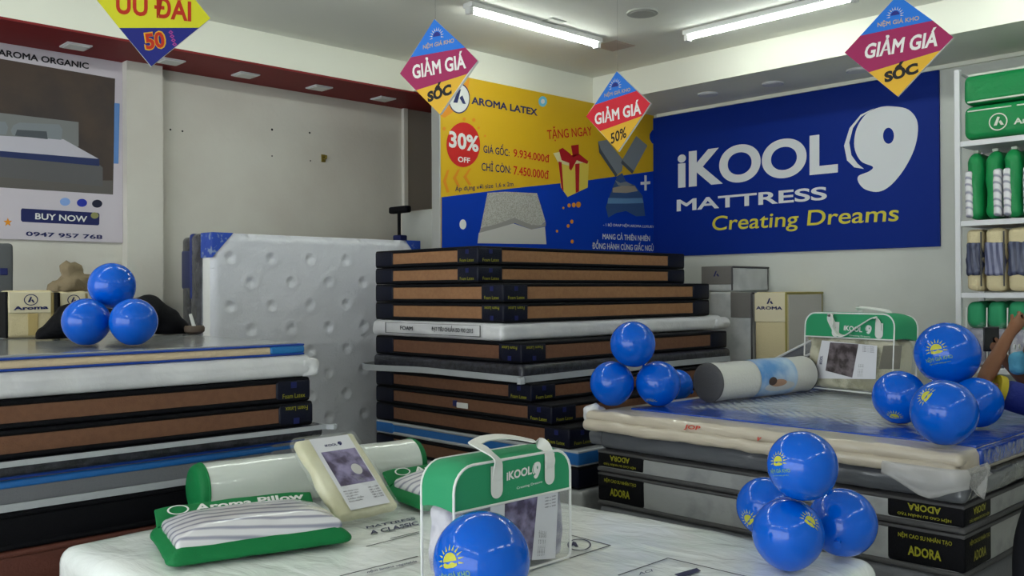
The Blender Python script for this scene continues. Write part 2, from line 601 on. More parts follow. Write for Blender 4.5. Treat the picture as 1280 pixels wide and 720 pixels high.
# ------------------------------------------------------------------ yellow promotion panel
Y = Board((-5.15, 0, 0), (0, 1, 0))
Y.root = thing('promotion_panel', 'yellow and blue promotion panel with prices, gift box and mattress picture', 'advertising panel', M=Y.M)
y0 = Y.p(551, 200)[0]
y1 = YB - 0.005
zt, zb = ZB - 0.004, 1.50
M_py = mat('panel_yellow', 'd2a818', 0.45)
M_pb = mat('panel_blue', '0a38a6', 0.5, spec=0.1)
link('frame', box(y0 - 0.012, y0, 0, 0.09, zb, zt, 0.003), M_silver, Y.root)
link('backing', box(y0, y1, 0.0, 0.09, zb, zt), M_py, Y.root)
Y.poly('blue_field', [(552, 246.5), (640, 235.5), (734, 225.5), (820.5, 213.5), (836, 211), (843, 330), (552, 315)], M_pb)
Y.poly('blue_field', [(812, 168), (815, 163), (821, 161), (821, 181), (815, 179), (812, 174)], M_pb)
Y.poly('orange_flash', [(587, 97), (584, 116), (573, 135), (556, 147), (552, 146), (552, 136), (570, 118)], M_orange)
Y.disc('logo_disc', (573.8, 123), 13.6, 19, M_navy, 0.0012)
Y.disc('logo_disc', (573.8, 123), 12.4, 17.4, M_white, 0.0016)


def a_mark(board, c, w, h, m, lift, pix=True):
    """letter-like emblem of two slanting strokes"""
    x, y = c
    k = 1 if pix else -1
    board.poly('logo_emblem', [(x - .42 * w, y + k * .3 * h), (x - .12 * w, y + k * .32 * h), (x + .12 * w, y - k * .38 * h), (x - .05 * w, y - k * .42 * h)], m, lift, pix)
    board.poly('logo_emblem', [(x + .02 * w, y + k * .05 * h), (x + .22 * w, y - k * .08 * h), (x + .46 * w, y + k * .38 * h), (x + .25 * w, y + k * .36 * h)], m, lift, pix)


a_mark(Y, (573.8, 121), 18, 24, M_navy, 0.002)
L1 = 0.0022
Y.text('AROMA LATEX', (589, 130), (671.7, 145), (589, 120.5), M_navy, 0.03, L1)
Y.disc('badge', (678.3, 126.8), 5.2, 6.6, mat('sky_print', '6db9d6', 0.5), 0.0016)
Y.disc('badge', (678.3, 126.8), 2.4, 3, M_white, 0.002)
Y.disc('price_badge', (579, 181), 21, 28, M_redp, 0.0016)
Y.text('30%', (561, 184), (598, 190.7), (561, 163), M_white, 0.03, L1)
Y.text('OFF', (572.3, 202.3), (587.2, 204.2), (572.3, 195.4), M_white, 0.025, L1)
Y.text('GIÁ GỐC:', (604, 190.7), (637, 195.7), (604, 181.5), M_navy, 0.012, L1)
Y.text('9.934.000đ', (641.7, 196), (685, 203.3), (641.7, 186), M_redp, 0.012, L1)
Y.text('CHỈ CÒN:', (601.7, 213.3), (637, 216.9), (601.7, 203.3), M_navy, 0.012, L1)
Y.text('7.450.000đ', (641.7, 218.3), (684.3, 224), (641.7, 207.3), M_redp, 0.012, L1)
Y.text('Áp dụng với size 1,6 x 2m', (568.8, 241), (640.8, 234.3), (568.5, 233.3), M_navy, 0.008, L1)
Y.text('TẶNG NGAY', (684.3, 174.3), (740, 169.3), (683.3, 162.7), M_redp, 0.008, L1)
for (x0, x1, ya, yb_) in ((553.5, 561.5, 213, 240), (566, 575, 212, 233), (579, 589, 211, 231)):
    ym = (ya + yb_) / 2
    Y.poly('chevron', [(x1 - 3, ya), (x1, ya - 1), (x0 + 4, ym), (x1, yb_), (x1 - 3, yb_ + 1), (x0, ym)], M_orange, 0.0016)


def zg(x, y):
    return (560 + x / 4.235, 140 + y / 4.235)


gy = mat('gift_yellow', 'd8c04a', 0.5)
gy2 = mat('gift_pale', 'd9cf9a', 0.5)
gr = mat('gift_ribbon', 'a8181c', 0.5)
Y.poly('gift_box_print', [zg(*p) for p in ((582, 262), (640, 270), (745, 262), (738, 400), (632, 450), (597, 400))], gy, 0.0026)
Y.poly('gift_box_print', [zg(*p) for p in ((556, 218), (590, 212), (640, 250), (745, 262), (640, 285), (582, 268))], gy2, 0.003)
Y.poly('ribbon_print', [zg(*p) for p in ((583, 262), (600, 266), (610, 418), (600, 405))], gr, 0.0034)
Y.poly('ribbon_print', [zg(*p) for p in ((672, 275), (695, 272), (692, 420), (675, 428))], gr, 0.0034)
Y.poly('ribbon_print', [zg(*p) for p in ((585, 200), (605, 190), (650, 225), (640, 270), (600, 255))], gr, 0.0036)
Y.poly('ribbon_print', [zg(*p) for p in ((650, 178), (690, 172), (692, 225), (660, 240))], gr, 0.0038)
Y.poly('ribbon_print', [zg(*p) for p in ((640, 232), (690, 220), (742, 262), (735, 275), (680, 255), (650, 310), (640, 300))], gr, 0.0038)
ms = mat('print_pale_grey', 'b4b1ab', 0.5, col2='9a978f', cscale=120, lo=0.45, hi=0.55)
ms2 = mat('print_mid_grey', '8f8c88', 0.5)
Y.poly('mattress_print', [zg(*p) for p in ((208, 428), (300, 422), (470, 430), (515, 580), (490, 600), (440, 598), (350, 560), (270, 590), (172, 615))], ms, 0.0026)
Y.poly('mattress_print', [zg(*p) for p in ((172, 615), (270, 590), (350, 560), (440, 598), (490, 600), (517, 582), (515, 605), (440, 622), (350, 588), (270, 612), (165, 640))], ms2, 0.003)
Y.poly('mattress_print', [zg(*p) for p in ((162, 640), (270, 612), (345, 590), (440, 622), (512, 608), (520, 700), (155, 695))], mat('print_light_grey', 'bdbab6', 0.5), 0.0026)
Y.disc('dot_print', (578.4, 280.5), 4.2, 6.2, M_white, 0.0026)
for (x, y, r) in ((722.8, 255.8, 3), (717, 256.3, 2.4), (711.2, 256.8, 2), (704, 260, 1.2), (714.5, 277, 2), (710, 282.5, 1.8), (696, 289, 1.4), (715, 302, 2), (592, 150, 2), (580, 149, 1.8), (598, 160, 1.4), (606, 170, 1.2), (555, 161, 2)):
    Y.disc('dot_print', (x, y), r, r * 1.25, M_orange, 0.0026, 12)


def z3(x, y):
    return (490 + x / 3, y / 3)


pg = mat('print_pillow_grey', '7c8288', 0.5)
pg2 = mat('print_pillow_shade', '4a4f56', 0.5)
Y.poly('pillow_print', [z3(*p) for p in ((772, 530), (805, 525), (866, 600), (862, 640), (845, 656), (782, 560))], pg, 0.0026)
Y.poly('pillow_print', [z3(*p) for p in ((772, 530), (782, 560), (845, 656), (838, 664), (776, 572))], pg2, 0.003)
Y.poly('pillow_print', [z3(*p) for p in ((862, 600), (915, 510), (957, 546), (906, 642))], pg, 0.0026)
Y.poly('pillow_print', [z3(*p) for p in ((862, 600), (906, 642), (900, 652), (858, 612))], pg2, 0.003)


def z5(x, y):
    return (700 + x / 4, 160 + y / 4)


Y.poly('bedding_print', [z5(*p) for p in ((228, 395), (262, 300), (285, 240), (310, 225), (330, 270), (372, 285), (412, 340), (425, 440), (380, 442), (330, 415), (280, 425), (240, 448))], mat('print_blue_grey', '35507c', 0.5), 0.0026)
Y.poly('bedding_print', [z5(*p) for p in ((262, 300), (310, 288), (372, 290), (388, 315), (330, 325), (262, 322))], mat('print_sand', '9c8f80', 0.5), 0.003)
Y.poly('bedding_print', [z5(*p) for p in ((240, 350), (330, 352), (410, 350), (416, 375), (330, 378), (236, 378))], mat('print_sky_blue', '5f86ad', 0.5), 0.003)
Y.poly('bedding_print', [z5(*p) for p in ((275, 262), (300, 275), (330, 268), (360, 285), (330, 290), (290, 288))], pg, 0.0034)
Y.poly('plus_print', [z5(*p) for p in ((421, 237), (432, 237), (432, 268), (450, 266), (450, 280), (432, 282), (432, 312), (421, 313), (421, 283), (402, 284), (402, 270), (421, 269))], M_white, 0.0026)
Y.text('- 1 BỘ DRAP NỆM AROMA LUXURY', (753.8, 282.5), (817, 285), (753.8, 279.3), M_white, 0.004, 0.0026)
Y.text('MANG CẢ THIÊN NHIÊN', (753, 299), (812, 301.5), (753, 292), M_white, 0.012, 0.0026)
Y.text('ĐỒNG HÀNH CÙNG GIẤC NGỦ', (740.5, 311), (816.8, 314), (740.5, 303.5), M_white, 0.012, 0.0026)

# ------------------------------------------------------------------ bedroom poster on the left wall
P = Board((XL + 0.02, 0, 0), (0, 1, 0))
P.root = thing('wall_poster', 'pale poster of a bed with BUY NOW button on the left wall', 'poster', M=P.M)
pa, pb = P.p(153.5, 200)[0], 1.05
link('backing', box(pb, pa, 0, 0.02, P.p(150, 303.5)[1], ZS - 0.002, 0.002), mat('poster_pale', 'c3bcc6', 0.5), P.root)


def z8(x, y):
    return (x / 3.789, 120 + y / 3.789)


Q = P.poly
M_pd = mat('poster_brown', '3c3433', 0.5, col2='4a3d36', cscale=3)
Q('picture', [(-140, 49), (143.8, 98.3), (141.2, 243.3), (-140, 225)], M_pd)
Q('picture_floor', [z8(*p) for p in ((-520, 340), (485, 400), (533, 400), (533, 467), (-520, 400))], mat('poster_floor', '5c5856', 0.5), 0.0014)
Q('headboard_print', [z8(*p) for p in ((-520, 0), (0, 80), (372, 124), (372, 240), (-520, 200))], mat('poster_headboard', '77797a', 0.5), 0.0018)
Q('base_print', [z8(*p) for p in ((-520, 215), (470, 325), (486, 340), (486, 428), (-520, 335))], mat('poster_base', '5a595c', 0.5), 0.0022)
Q('mattress_print', [z8(*p) for p in ((-520, 140), (0, 188), (300, 205), (470, 300), (0, 262), (-520, 190))], mat('poster_bed_white', 'b9b6c2', 0.5), 0.0026)
Q('mattress_print', [z8(*p) for p in ((-520, 188), (0, 260), (470, 298), (470, 332), (0, 288), (-520, 215))], mat('poster_bed_navy', '232f5c', 0.5), 0.003)
Q('pillow_print', [z8(*p) for p in ((62, 140), (90, 126), (280, 135), (295, 160), (290, 208), (60, 186), (50, 165))], pg, 0.0034)
Q('pillow_print', [z8(*p) for p in ((80, 160), (220, 168), (225, 205), (70, 188))], pg2, 0.0038)
Q('pillow_print', [z8(*p) for p in ((-120, 120), (25, 122), (38, 150), (28, 184), (-120, 170))], pg, 0.0034)
Q('tab_print', [z8(*p) for p in ((541, 33), (566, 36), (560, 321), (538, 320))], mat('poster_tab', '5c86c2', 0.5), 0.0034)
for (x, y, m) in ((308, 501, mat('dot_sky', '7f9fd8', 0.5)), (388, 506, mat('dot_blue', '2433a0', 0.5)), (460, 510, mat('dot_dark', '191b34', 0.5))):
    P.disc('colour_dot', z8(x, y), 6.4, 5, m)
Q('button_print', [z8(*p) for p in ((104, 532), (464, 553), (471, 560), (470, 607), (464, 613), (106, 596), (99, 588), (99, 540))], M_navy)
P.text('BUY NOW', z8(166, 584), z8(412, 598), z8(167, 554), M_white, 0.02, 0.002)
P.text('0947 957 768', z8(122, 663), z8(485, 679), z8(122, 641), M_navy, 0.025, 0.002)
P.text('AROMA ORGANIC', (-3, 69.4), (110.8, 86.6), (-3, 61), mat('poster_ink', '17171f', 0.5), 0.03, 0.002)
star = [((22 if i % 2 == 0 else 9) * math.sin(PI * i / 5), (22 if i % 2 == 0 else 9) * math.cos(PI * i / 5)) for i in range(10)]
Q('star_print', [z8(37 + a, 598 - b) for a, b in star], M_orange)
P.ring('button_seal', z8(448, 566), 5, 4, 0.99, mat('seal_gold', '8a8a5a', 0.5), 0.0022, 16)


# ------------------------------------------------------------------ hanging sale diamonds
def diamond(Z, ctr, corners, vp, label, bands, texts, sun, thread=True, suncol=None):
    d = (vp - 640) / FPX * _r + _f
    ex = Vector((d[0], d[1], 0)).normalized()
    if ex.dot(Vector(_r)) < 0:
        ex = -ex
    b = Board(at(*ctr, Z=Z), ex)
    b.root = thing('sale_sign', label, 'hanging sign', M=b.M, group='sale diamonds hung from the ceiling')
    C = [b.p(*q) for q in corners]
    link('board', add_prism(bmesh.new(), C, 0, 0.012), M_white, b.root)
    for pts, m in bands:
        b.poly('colour_band', pts, m, 0.0008)
    if thread:
        top = C[0]
        link('thread', tube([(top[0], 0.006, top[1] - 0.004), (top[0], 0.006, ZC - b.O.z)], 0.0006, 6), M_thread, b.root)
    for (s, bl, br, tl, m, bold) in texts:
        b.text(s, bl, br, tl, m, bold, 0.0014)
    if sun:
        cx, cy, r, m1, m2 = sun
        c = b.p(cx, cy)
        s = (Vector(b.p(cx + r, cy)) - Vector(c)).length
        for i, poly in enumerate(sun_shapes()):
            if i == 1:
                continue
            b.poly('sun_emblem', [(c[0] + x * s, c[1] + y * s) for x, y in poly], m1 if i == 0 else m2, 0.0014, pix=False)
    return b


M_sb = mat('sign_blue', '1f6fd0', 0.5)
M_mag = mat('sign_magenta', '9a1f56', 0.5)
M_red2 = mat('sign_red', 'cf1f33', 0.5)
M_sy = mat('sign_amber', 'd9a82c', 0.5)
M_sy2 = mat('sign_yellow', 'd3cf2a', 0.5)
M_snavy = mat('sign_navy', '22287c', 0.5)
M_tan2 = mat('sign_tan', 'b8a080', 0.5)
M_cream = mat('sign_cream', 'd2c6b2', 0.5)
M_ink = mat('sign_ink', '141214', 0.5)
M_txt = mat('sign_white', 'e2dedc', 0.5)
diamond(3.75, (549, 84), ((543, 24), (500, 92), (550, 143), (597, 76)), -1180,
        'blue, maroon and amber sale diamond hanging before the yellow panel edge',
        [([(543, 24), (513.3, 71.7), (581.7, 59.5)], M_sb), ([(513.3, 71.7), (500, 92), (520, 113), (584, 92.5), (597, 76), (581.7, 59.5)], M_mag),
         ([(520, 113), (550, 143), (584, 92.5)], M_sy)],
        [('GIẢM GIÁ', (516.5, 99.3), (582.7, 85.5), (515, 81.7), M_txt, 0.03), ('SỐC', (535, 128.6), (566, 117.5), (534, 115.2), M_ink, 0.06),
         ('NỆM GIÁ KHO', (529, 61.7), (567.3, 53.3), (529, 56.5), M_tan2, 0.02)],
        (546, 45.5, 9, M_snavy, M_cream))
diamond(4.5, (773, 139), ((771, 89.3), (732.7, 145.7), (772.7, 189.3), (812.7, 129.3)), -432,
        'blue, red and amber diamond reading 50% before the panel corner',
        [([(771, 89.3), (743.3, 131.2), (796, 113.5)], M_sb), ([(743.3, 131.2), (732.7, 145.7), (750, 164), (802.7, 145), (812.7, 129.3), (796, 113.5)], M_red2),
         ([(750, 164), (772.7, 189.3), (802.7, 145)], M_sy)],
        [('GIẢM GIÁ', (744, 156.5), (801.7, 142.7), (743.3, 141.9), M_txt, 0.03), ('50%', (764, 180.5), (783.3, 171.7), (763.3, 167), M_ink, 0.02),
         ('NỆM GIÁ KHO', (755.7, 121.7), (787.7, 114), (755.7, 117.3), M_tan2, 0.02)],
        (769, 108.5, 8, M_snavy, M_cream))
diamond(3.45, (1122, 58), ((1122, -6), (1055.8, 65.9), (1122.2, 120.6), (1191.7, 46.6)), -970,
        'blue, maroon and amber sale diamond hanging over the end of the blue banner',
        [([(1122, -6), (1075.3, 44.8), (1166, 25.7)], M_sb), ([(1075.3, 44.8), (1055.8, 65.9), (1086, 90.5), (1175.5, 63.2), (1191.7, 46.6), (1166, 25.7)], M_mag),
         ([(1086, 90.5), (1122.2, 120.6), (1175.5, 63.2)], M_sy)],
        [('GIẢM GIÁ', (1079.8, 74.4), (1171.3, 57.8), (1082.5, 55.3), M_txt, 0.03), ('SỐC', (1106, 104), (1149.6, 91), (1105, 90.5), M_ink, 0.06),
         ('NỆM GIÁ KHO', (1097, 34), (1148.4, 25.3), (1097, 28.6), M_tan2, 0.02)],
        (1119, 19, 11, M_snavy, M_cream))
pk = mat('sign_pink', 'a2418e', 0.5)
s1 = diamond(3.3, (188, 6), ((187, -70), (113, -10), (189, 83), (263, 23)), 3650,
             'yellow and navy sale diamond hanging near the bedroom poster',
             [([(187, -70), (113, -10), (149, 35), (248.5, 34.8), (263, 23)], M_sy2), ([(149, 35), (189, 83), (248.5, 34.8)], M_snavy)],
             [('ƯU ĐÃI', (144.3, 17), (238.7, 27.4), (144.3, -9), mat('sign_red_ink', 'b8301c', 0.5), 0.03), ('50', (181.5, 64), (209, 60.5), (178, 40.8), M_sy, 0.06)],
             None)
s1.text('50', (183, 62.5), (207, 59.3), (180, 42.3), MATS['sign_red_ink'], 0.035, 0.002)
for i in range(4):
    x, y = 213.5 + i * 1.6, 40.5 + i * 5
    s1.poly('diamond_mark', [(x - 3, y), (x, y - 2.6), (x + 3, y), (x, y + 2.6)], pk, 0.0014)
    s1.poly('diamond_mark', [(x - 1.2, y), (x, y - 1), (x + 1.2, y), (x, y + 1)], M_snavy, 0.0018)


# ------------------------------------------------------------------ mattresses
M_lett = mat('yellow_label_print', '8e8b22', 0.5)
M_bluecorner = mat('blue_corner_fabric', '1c6aa8', 0.5, 0.1, 120, coat=0.3)
M_bluepipe = mat('blue_piping', '1d3f94', 0.5)
M_bluetrim = mat('bright_blue_fabric', '1d62a8', 0.45, 0.15, 100, coat=0.3)
M_greytop = mat('glossy_grey_cover', '87898a', 0.22, 0.12, 6, coat=0.5)
M_side = mat('beige_knit_fabric', 'cdb89a', 0.6, 0.25, 140)
M_dark2 = mat('dark_striped_fabric', '14141c', 0.4, 0.2, 90, col2='2c2c36', cscale=30, coat=0.5)
M_sheetedge = mat('clear_wrap_edge', 'a4a7ac', 0.3, 0.3, 12, coat=0.4)
M_boxbrown = mat('red_brown_fabric', '5a332a', 0.55, 0.25, 100)


def face_text(root, body, x, y, z, w, h, side, m, bold=0.012, flip=False, lift=0.004, name='lettering'):
    """printed words on a side face of a mattress; side 'front' faces -y, 'right' faces +x"""
    b = Board((x, y - lift, z), (1, 0, 0)) if side == 'front' else Board((x + lift, y, z), (0, 1, 0))
    bl, br, tl = (-w / 2, -h / 2), (w / 2, -h / 2), (-w / 2, h / 2)
    if flip:
        bl, br, tl = (w / 2, h / 2), (-w / 2, h / 2), (w / 2, -h / 2)
    v, f = text2d(body, bl, br, tl, bold, 2)
    pts = [b.M @ Vector((a, 0, c)) for a, c in v]
    return link(name, ([tuple(p) for p in pts], f), m, root)


def latex(label, cx, cy, z, L, W, T, body=None, corners=((1, -1), (-1, -1), (1, 1)), flip=False, c1=0.19, c2=0.2, words='Foam Latex', group=None,
          cm=None, topm=None, rotz=0.0, text=((1, -1),), name='mattress', bt=0.022):
    t = thing(name, label, 'mattress', (cx, cy, z), rotz, group)
    body = body or M_brown
    cm = cm or M_navyblk
    topm = topm or M_black
    e = 0.012
    link('mattress_body', soft(L - 0.012, W - 0.012, T - 0.004, 0.02, 14, 14, 3, 0.002, 5, int(z * 50), flat=True), body, t, True)
    link('bottom_border', soft(L, W, bt, bt * 0.45, 14, 14, 1, 0.002, 4, 3, flat=True), topm, t, True)
    o = link('top_border', soft(L, W, bt, bt * 0.45, 14, 14, 1, 0.002, 4, 7, flat=True), topm, t, True)
    o.location.z = T - bt
    for (sx, sy) in corners:
        x0, x1 = sorted((sx * (L / 2 + 0.002), sx * (L / 2 - c1)))
        ya, yb = sorted((sy * (W / 2 + 0.002), sy * (W / 2 - c2)))
        link('corner_panel', box(x0, x1, ya, yb, 0.006, T - 0.006, 0.012, 3), cm, t, True)
    for (sx, sy) in text:
        if words:
            fz = 0.26 * T if not flip else 0.74 * T
            if sy < 0:
                face_text(t, words, sx * (L / 2 - c1 / 2), sy * W / 2, fz, c1 * 0.66, 0.019, 'front', M_lett, 0.004, flip)
                link('emblem_print', box(sx * (L / 2 - c1 / 2) - 0.014, sx * (L / 2 - c1 / 2) + 0.014, -W / 2 - 0.0035, -W / 2, T - fz - 0.016, T - fz + 0.010, 0.001), mat('dim_blue_emblem', '121a52', 0.5), t)
            if sx > 0:
                face_text(t, words, L / 2, sy * (W / 2 - c2 / 2), fz, c2 * 0.66, 0.019, 'right', M_lett, 0.004, flip)
                link('emblem_print', box(L / 2, L / 2 + 0.0035, sy * (W / 2 - c2 / 2) - 0.014, sy * (W / 2 - c2 / 2) + 0.014, T - fz - 0.016, T - fz + 0.010, 0.001), mat('dim_blue_emblem', '121a52', 0.5), t)
    return t


def wrapped(label, cx, cy, z, L, W, T, m, amp=0.006, r=0.03, name='wrapped_mattress', rotz=0.0, fr=5, seed=1, group=None, flaps=()):
    """a mattress inside loose plastic film"""
    t = thing(name, label, 'mattress', (cx, cy, z), rotz, group)
    link('plastic_wrap', soft(L, W, T, r, 40, 40, 5, amp, fr, seed, flat=True), m, t, True)
    for (fx, fy, lx, ly, lz) in flaps:
        o = link('film_fold', soft(lx, ly, lz, min(lx, ly, lz) * 0.45, 10, 10, 5, 0.014, 11, seed + 3, flat=True), m, t, True)
        o.location = (fx, fy, 0)
    return t


XM0, YM0 = -5.11, 3.675
GM = 'latex mattresses of the tall middle stack'


def mid(label, z0, z1, L, W=2.05, **k):
    return latex(label, XM0 + L / 2, YM0 + W / 2, z0, L, W, z1 - z0, group=GM, **k)


mid('brown latex mattress topmost on the tall middle stack', 1.557, 1.668, 1.02, body=M_tan)
mid('brown latex mattress second from the top of the tall middle stack', 1.449, 1.555, 1.02, body=M_tan)
mid('brown latex mattress third from the top of the tall middle stack', 1.333, 1.447, 1.235, body=M_tan)
mid('brown latex mattress lying directly on the white wrapped one, label upside down', 1.218, 1.331, 1.235, body=M_tan, flip=True)
w = wrapped('white film wrapped mattress in the middle of the tall brown stack', XM0 + 0.61, YM0 + 1.10, 1.112, 1.26, 2.24, 0.104, M_wplast, 0.008, 0.035, fr=7, flaps=((-0.62, -1.05, 0.08, 0.10, 0.09), (0.60, 1.1, 0.09, 0.2, 0.09)))
bw = Board((0, -1.132, 0.052), (1, 0, 0))
bw.root = w
M_ink2 = mat('grey_ink', '3c3c42', 0.5)
for (s, x0, x1) in (('FOAM', -0.30, -0.17), ('ĐẠT TIÊU CHUẨN ISO 9001:2015', 0.02, 0.40)):
    v, f = text2d(s, (x0, -0.010), (x1, -0.012), (x0, 0.016), 0.03, 2)
    link('lettering', ([(a, -1.133, 0.055 + b) for a, b in v], f), M_ink2, w)
link('printed_frame', [bm for bm in [bmesh.new()] if add_box(bm, -0.46, 0.46, -1.132, -1.128, 0.022, 0.025) and add_box(bm, -0.46, 0.46, -1.132, -1.128, 0.088, 0.090) and add_box(bm, 0.457, 0.46, -1.132, -1.128, 0.022, 0.09) and add_box(bm, -0.46, -0.457, -1.132, -1.128, 0.022, 0.09)][0], M_ink2, w)
mid('brown latex mattress lying directly under the white wrapped one', 0.992, 1.110, 1.38, flip=True)
dk = wrapped('flat black mattress in clear film with a pale rim, middle stack', XM0 + 0.70, YM0 + 1.02, 0.888, 1.42, 2.08, 0.102, M_dark2, 0.004, 0.03, 'mattress', 0, 5, 4, GM)
link('film_rim', [bm for bm in [bmesh.new()] if [add_tube(bm, spline([(-0.712, 1.0, 0.03), (-0.712, -1.045, 0.032), (-0.1, -1.05, 0.025), (0.70, -1.055, 0.021), (0.722, -1.03, 0.021), (0.722, 0, 0.03), (0.722, 1.0, 0.03)], 6), 0.016, 8, True, (0.036, 0.008, Vector((0, 0, 1))))]][0], M_sheetedge, dk, True)
mid('brown latex mattress under the flat black one of the middle stack', 0.782, 0.886, 1.455)
t7 = mid('brown latex mattress with a small white tag, middle stack', 0.672, 0.780, 1.61)
link('care_tag', box(0.02, 0.12, -1.03, -1.022, 0.03, 0.062, 0.002, 1, Matrix.Rotation(0.0, 4, 'Y')), M_white, t7)
link('care_tag', box(-0.015, 0.02, -1.03, -1.022, 0.036, 0.072, 0.002, 1), M_navy, t7)
mid('lowest of the three brown mattresses above the blue topped one', 0.556, 0.670, 1.74)
mid('blue topped mattress low in the tall middle stack', 0.468, 0.554, 1.80, body=M_bluetrim, cm=M_bluetrim, topm=M_sheetedge, words=None)
mid('brown sided mattress just below the blue topped one, middle stack', 0.350, 0.466, 1.80, words=None)
wrapped('white wrapped mattress at the foot of the tall middle stack', XM0 + 0.92, YM0 + 1.03, 0.22, 1.84, 2.08, 0.128, M_marble, 0.005)
mid('dark mattress on the floor under the tall middle stack', 0.0, 0.218, 1.80, body=M_black, words=None)

# left stack: its long side faces the room
XS, YS0, YS1 = -3.56, 0.13, 2.21
GL = 'mattresses of the left stack'


def left(label, z0, z1, dx=0.0, dy=0.0, **k):
    L, Wd = 1.6 + dx, YS1 - YS0 + dy
    return latex(label, XS + dx - L / 2, YS0 + Wd / 2, z0, L, Wd, z1 - z0, group=GL, corners=((1, 1), (1, -1)), c2=0.165, text=((1, 1),), **k)


tl_ = left('beige sided mattress with blue piping and grey top, topmost of left stack', 1.128, 1.176, -0.01, -0.02, body=M_side, cm=M_bluecorner, topm=M_bluepipe, words=None, bt=0.009)
o = link('top_cover', soft(1.55, 2.02, 0.012, 0.005, 20, 20, 1, 0.003, 3, 5), M_greytop, tl_, True)
o.location = (0, 0, 0.042)
wrapped('white film wrapped mattress second from the top of the left stack', XS - 0.8, YS0 + 1.045, 1.032, 1.62, 2.10, 0.096, M_wplast, 0.008, 0.035, seed=8, fr=6, flaps=((0.79, 1.03, 0.05, 0.09, 0.08),))
left('brown latex mattress directly under the white wrapped one of left stack', 0.928, 1.030)
left('lower brown latex mattress of left stack with upside down label', 0.822, 0.926, 0.005, 0.01, flip=True)
d5 = wrapped('black striped mattress in clear film under the brown ones of left stack', XS - 0.79, YS0 + 1.06, 0.765, 1.64, 2.14, 0.056, M_dark2, 0.004, 0.02, 'mattress', 0, 6, 9, GL)
link('film_rim', tube(spline([(0.824, -1.07, 0.047), (0.826, 0.4, 0.048), (0.824, 1.06, 0.045), (0.79, 1.076, 0.045), (0, 1.076, 0.045)], 6), 0.010, 8, (0.020, 0.008, Vector((0, 0, 1)))), M_sheetedge, d5, True)
l6 = left('grey sided mattress with bright blue upper edge in left stack', 0.640, 0.763, -0.01, -0.02, body=M_mgrey, cm=M_mgrey, topm=M_bluepipe, words=None, bt=0.012)
link('blue_band', box(-0.79, 0.798, -1.035, 1.035, 0.080, 0.108, 0.01, 3), M_bluetrim, l6, True)
link('film_rim', tube([(0.80, -1.03, 0.014), (0.80, 1.03, 0.014)], 0.012, 8, (0.026, 0.008, Vector((0, 0, 1)))), M_sheetedge, l6, True)
left('plain black mattress low in the left stack', 0.505, 0.638, 0.0, 0.0, body=M_black, cm=M_black, words=None)
left('red brown mattress below the plain black one of left stack', 0.30, 0.503, 0.01, 0.0, body=M_boxbrown, cm=M_boxbrown, topm=M_boxbrown, words=None)
left('dark mattress on the floor under the left stack', 0.0, 0.298, 0.0, 0.0, body=M_black, cm=M_black, words=None)

# right stack
XR0, XR1, YR0, YR1 = -3.10, -1.335, 3.60, 5.50
LR, WR, CX, CY = XR1 - XR0, YR1 - YR0, (XR0 + XR1) / 2, (YR0 + YR1) / 2
ZR = 0.80
rt = thing('display_mattress', 'blue patterned mattress in cream film on top of right stack', 'mattress', (CX, CY, 0.70))
link('mattress_body', soft(LR + 0.03, WR + 0.03, 0.098, 0.03, 30, 30, 4, 0.004, 5, 2, flat=True), M_cplast, rt, True)
m = mat('blue_film_top', '0c3f9f', 0.22, 0.35, 14, coat=0.5)
nt = m.node_tree                                                   # printed pattern: blue rim, pale quilted field with fine slanting lines
tc = nt.nodes.new('ShaderNodeTexCoord')
sx = nt.nodes.new('ShaderNodeSeparateXYZ')
nt.links.new(tc.outputs['Object'], sx.inputs[0])
nz = nt.nodes.new('ShaderNodeTexNoise')
nz.inputs['Scale'].default_value = 5
nz.inputs['Detail'].default_value = 5


def mth(op, a, b=None):
    n = nt.nodes.new('ShaderNodeMath')
    n.operation = op
    for i, v in enumerate((a, b)):
        if v is None:
            continue
        if isinstance(v, (int, float)):
            n.inputs[i].default_value = v
        else:
            nt.links.new(v, n.inputs[i])
    return n.outputs[0]


dx = mth('SUBTRACT', 0.55, mth('ABSOLUTE', mth('ADD', sx.outputs[0], 0.12)))
dy = mth('SUBTRACT', 0.68, mth('ABSOLUTE', mth('ADD', sx.outputs[1], 0.0)))
dm = mth('MINIMUM', dx, dy)
mk = mth('ADD', dm, mth('MULTIPLY', mth('SUBTRACT', nz.outputs['Fac'], 0.5), 0.55))
wv = nt.nodes.new('ShaderNodeTexWave')
wv.bands_direction = 'DIAGONAL'
wv.inputs['Scale'].default_value = 11
wv.inputs['Distortion'].default_value = 1.0
nt.links.new(tc.outputs['Object'], wv.inputs['Vector'])
mk2 = mth('MULTIPLY', mth('MULTIPLY', mk, 9.0), mth('ADD', mth('MULTIPLY', wv.outputs['Fac'], 0.65), 0.35))
mk2.node.use_clamp = True
mx = nt.nodes.new('ShaderNodeMix')
mx.data_type = 'RGBA'
mx.inputs[6].default_value = rgb('0c3f9f')
mx.inputs[7].default_value = rgb('b4bac2')
nt.links.new(mk2, mx.inputs[0])
nt.links.new(mx.outputs[2], nt.nodes['Principled BSDF'].inputs['Base Color'])
o = link('patterned_top', soft(LR - 0.10, WR - 0.16, 0.010, 0.004, 50, 50, 1, 0.004, 6, 5), m, rt, True)
o.location = (0.05, 0.05, 0.094)


def roll(v):
    return v


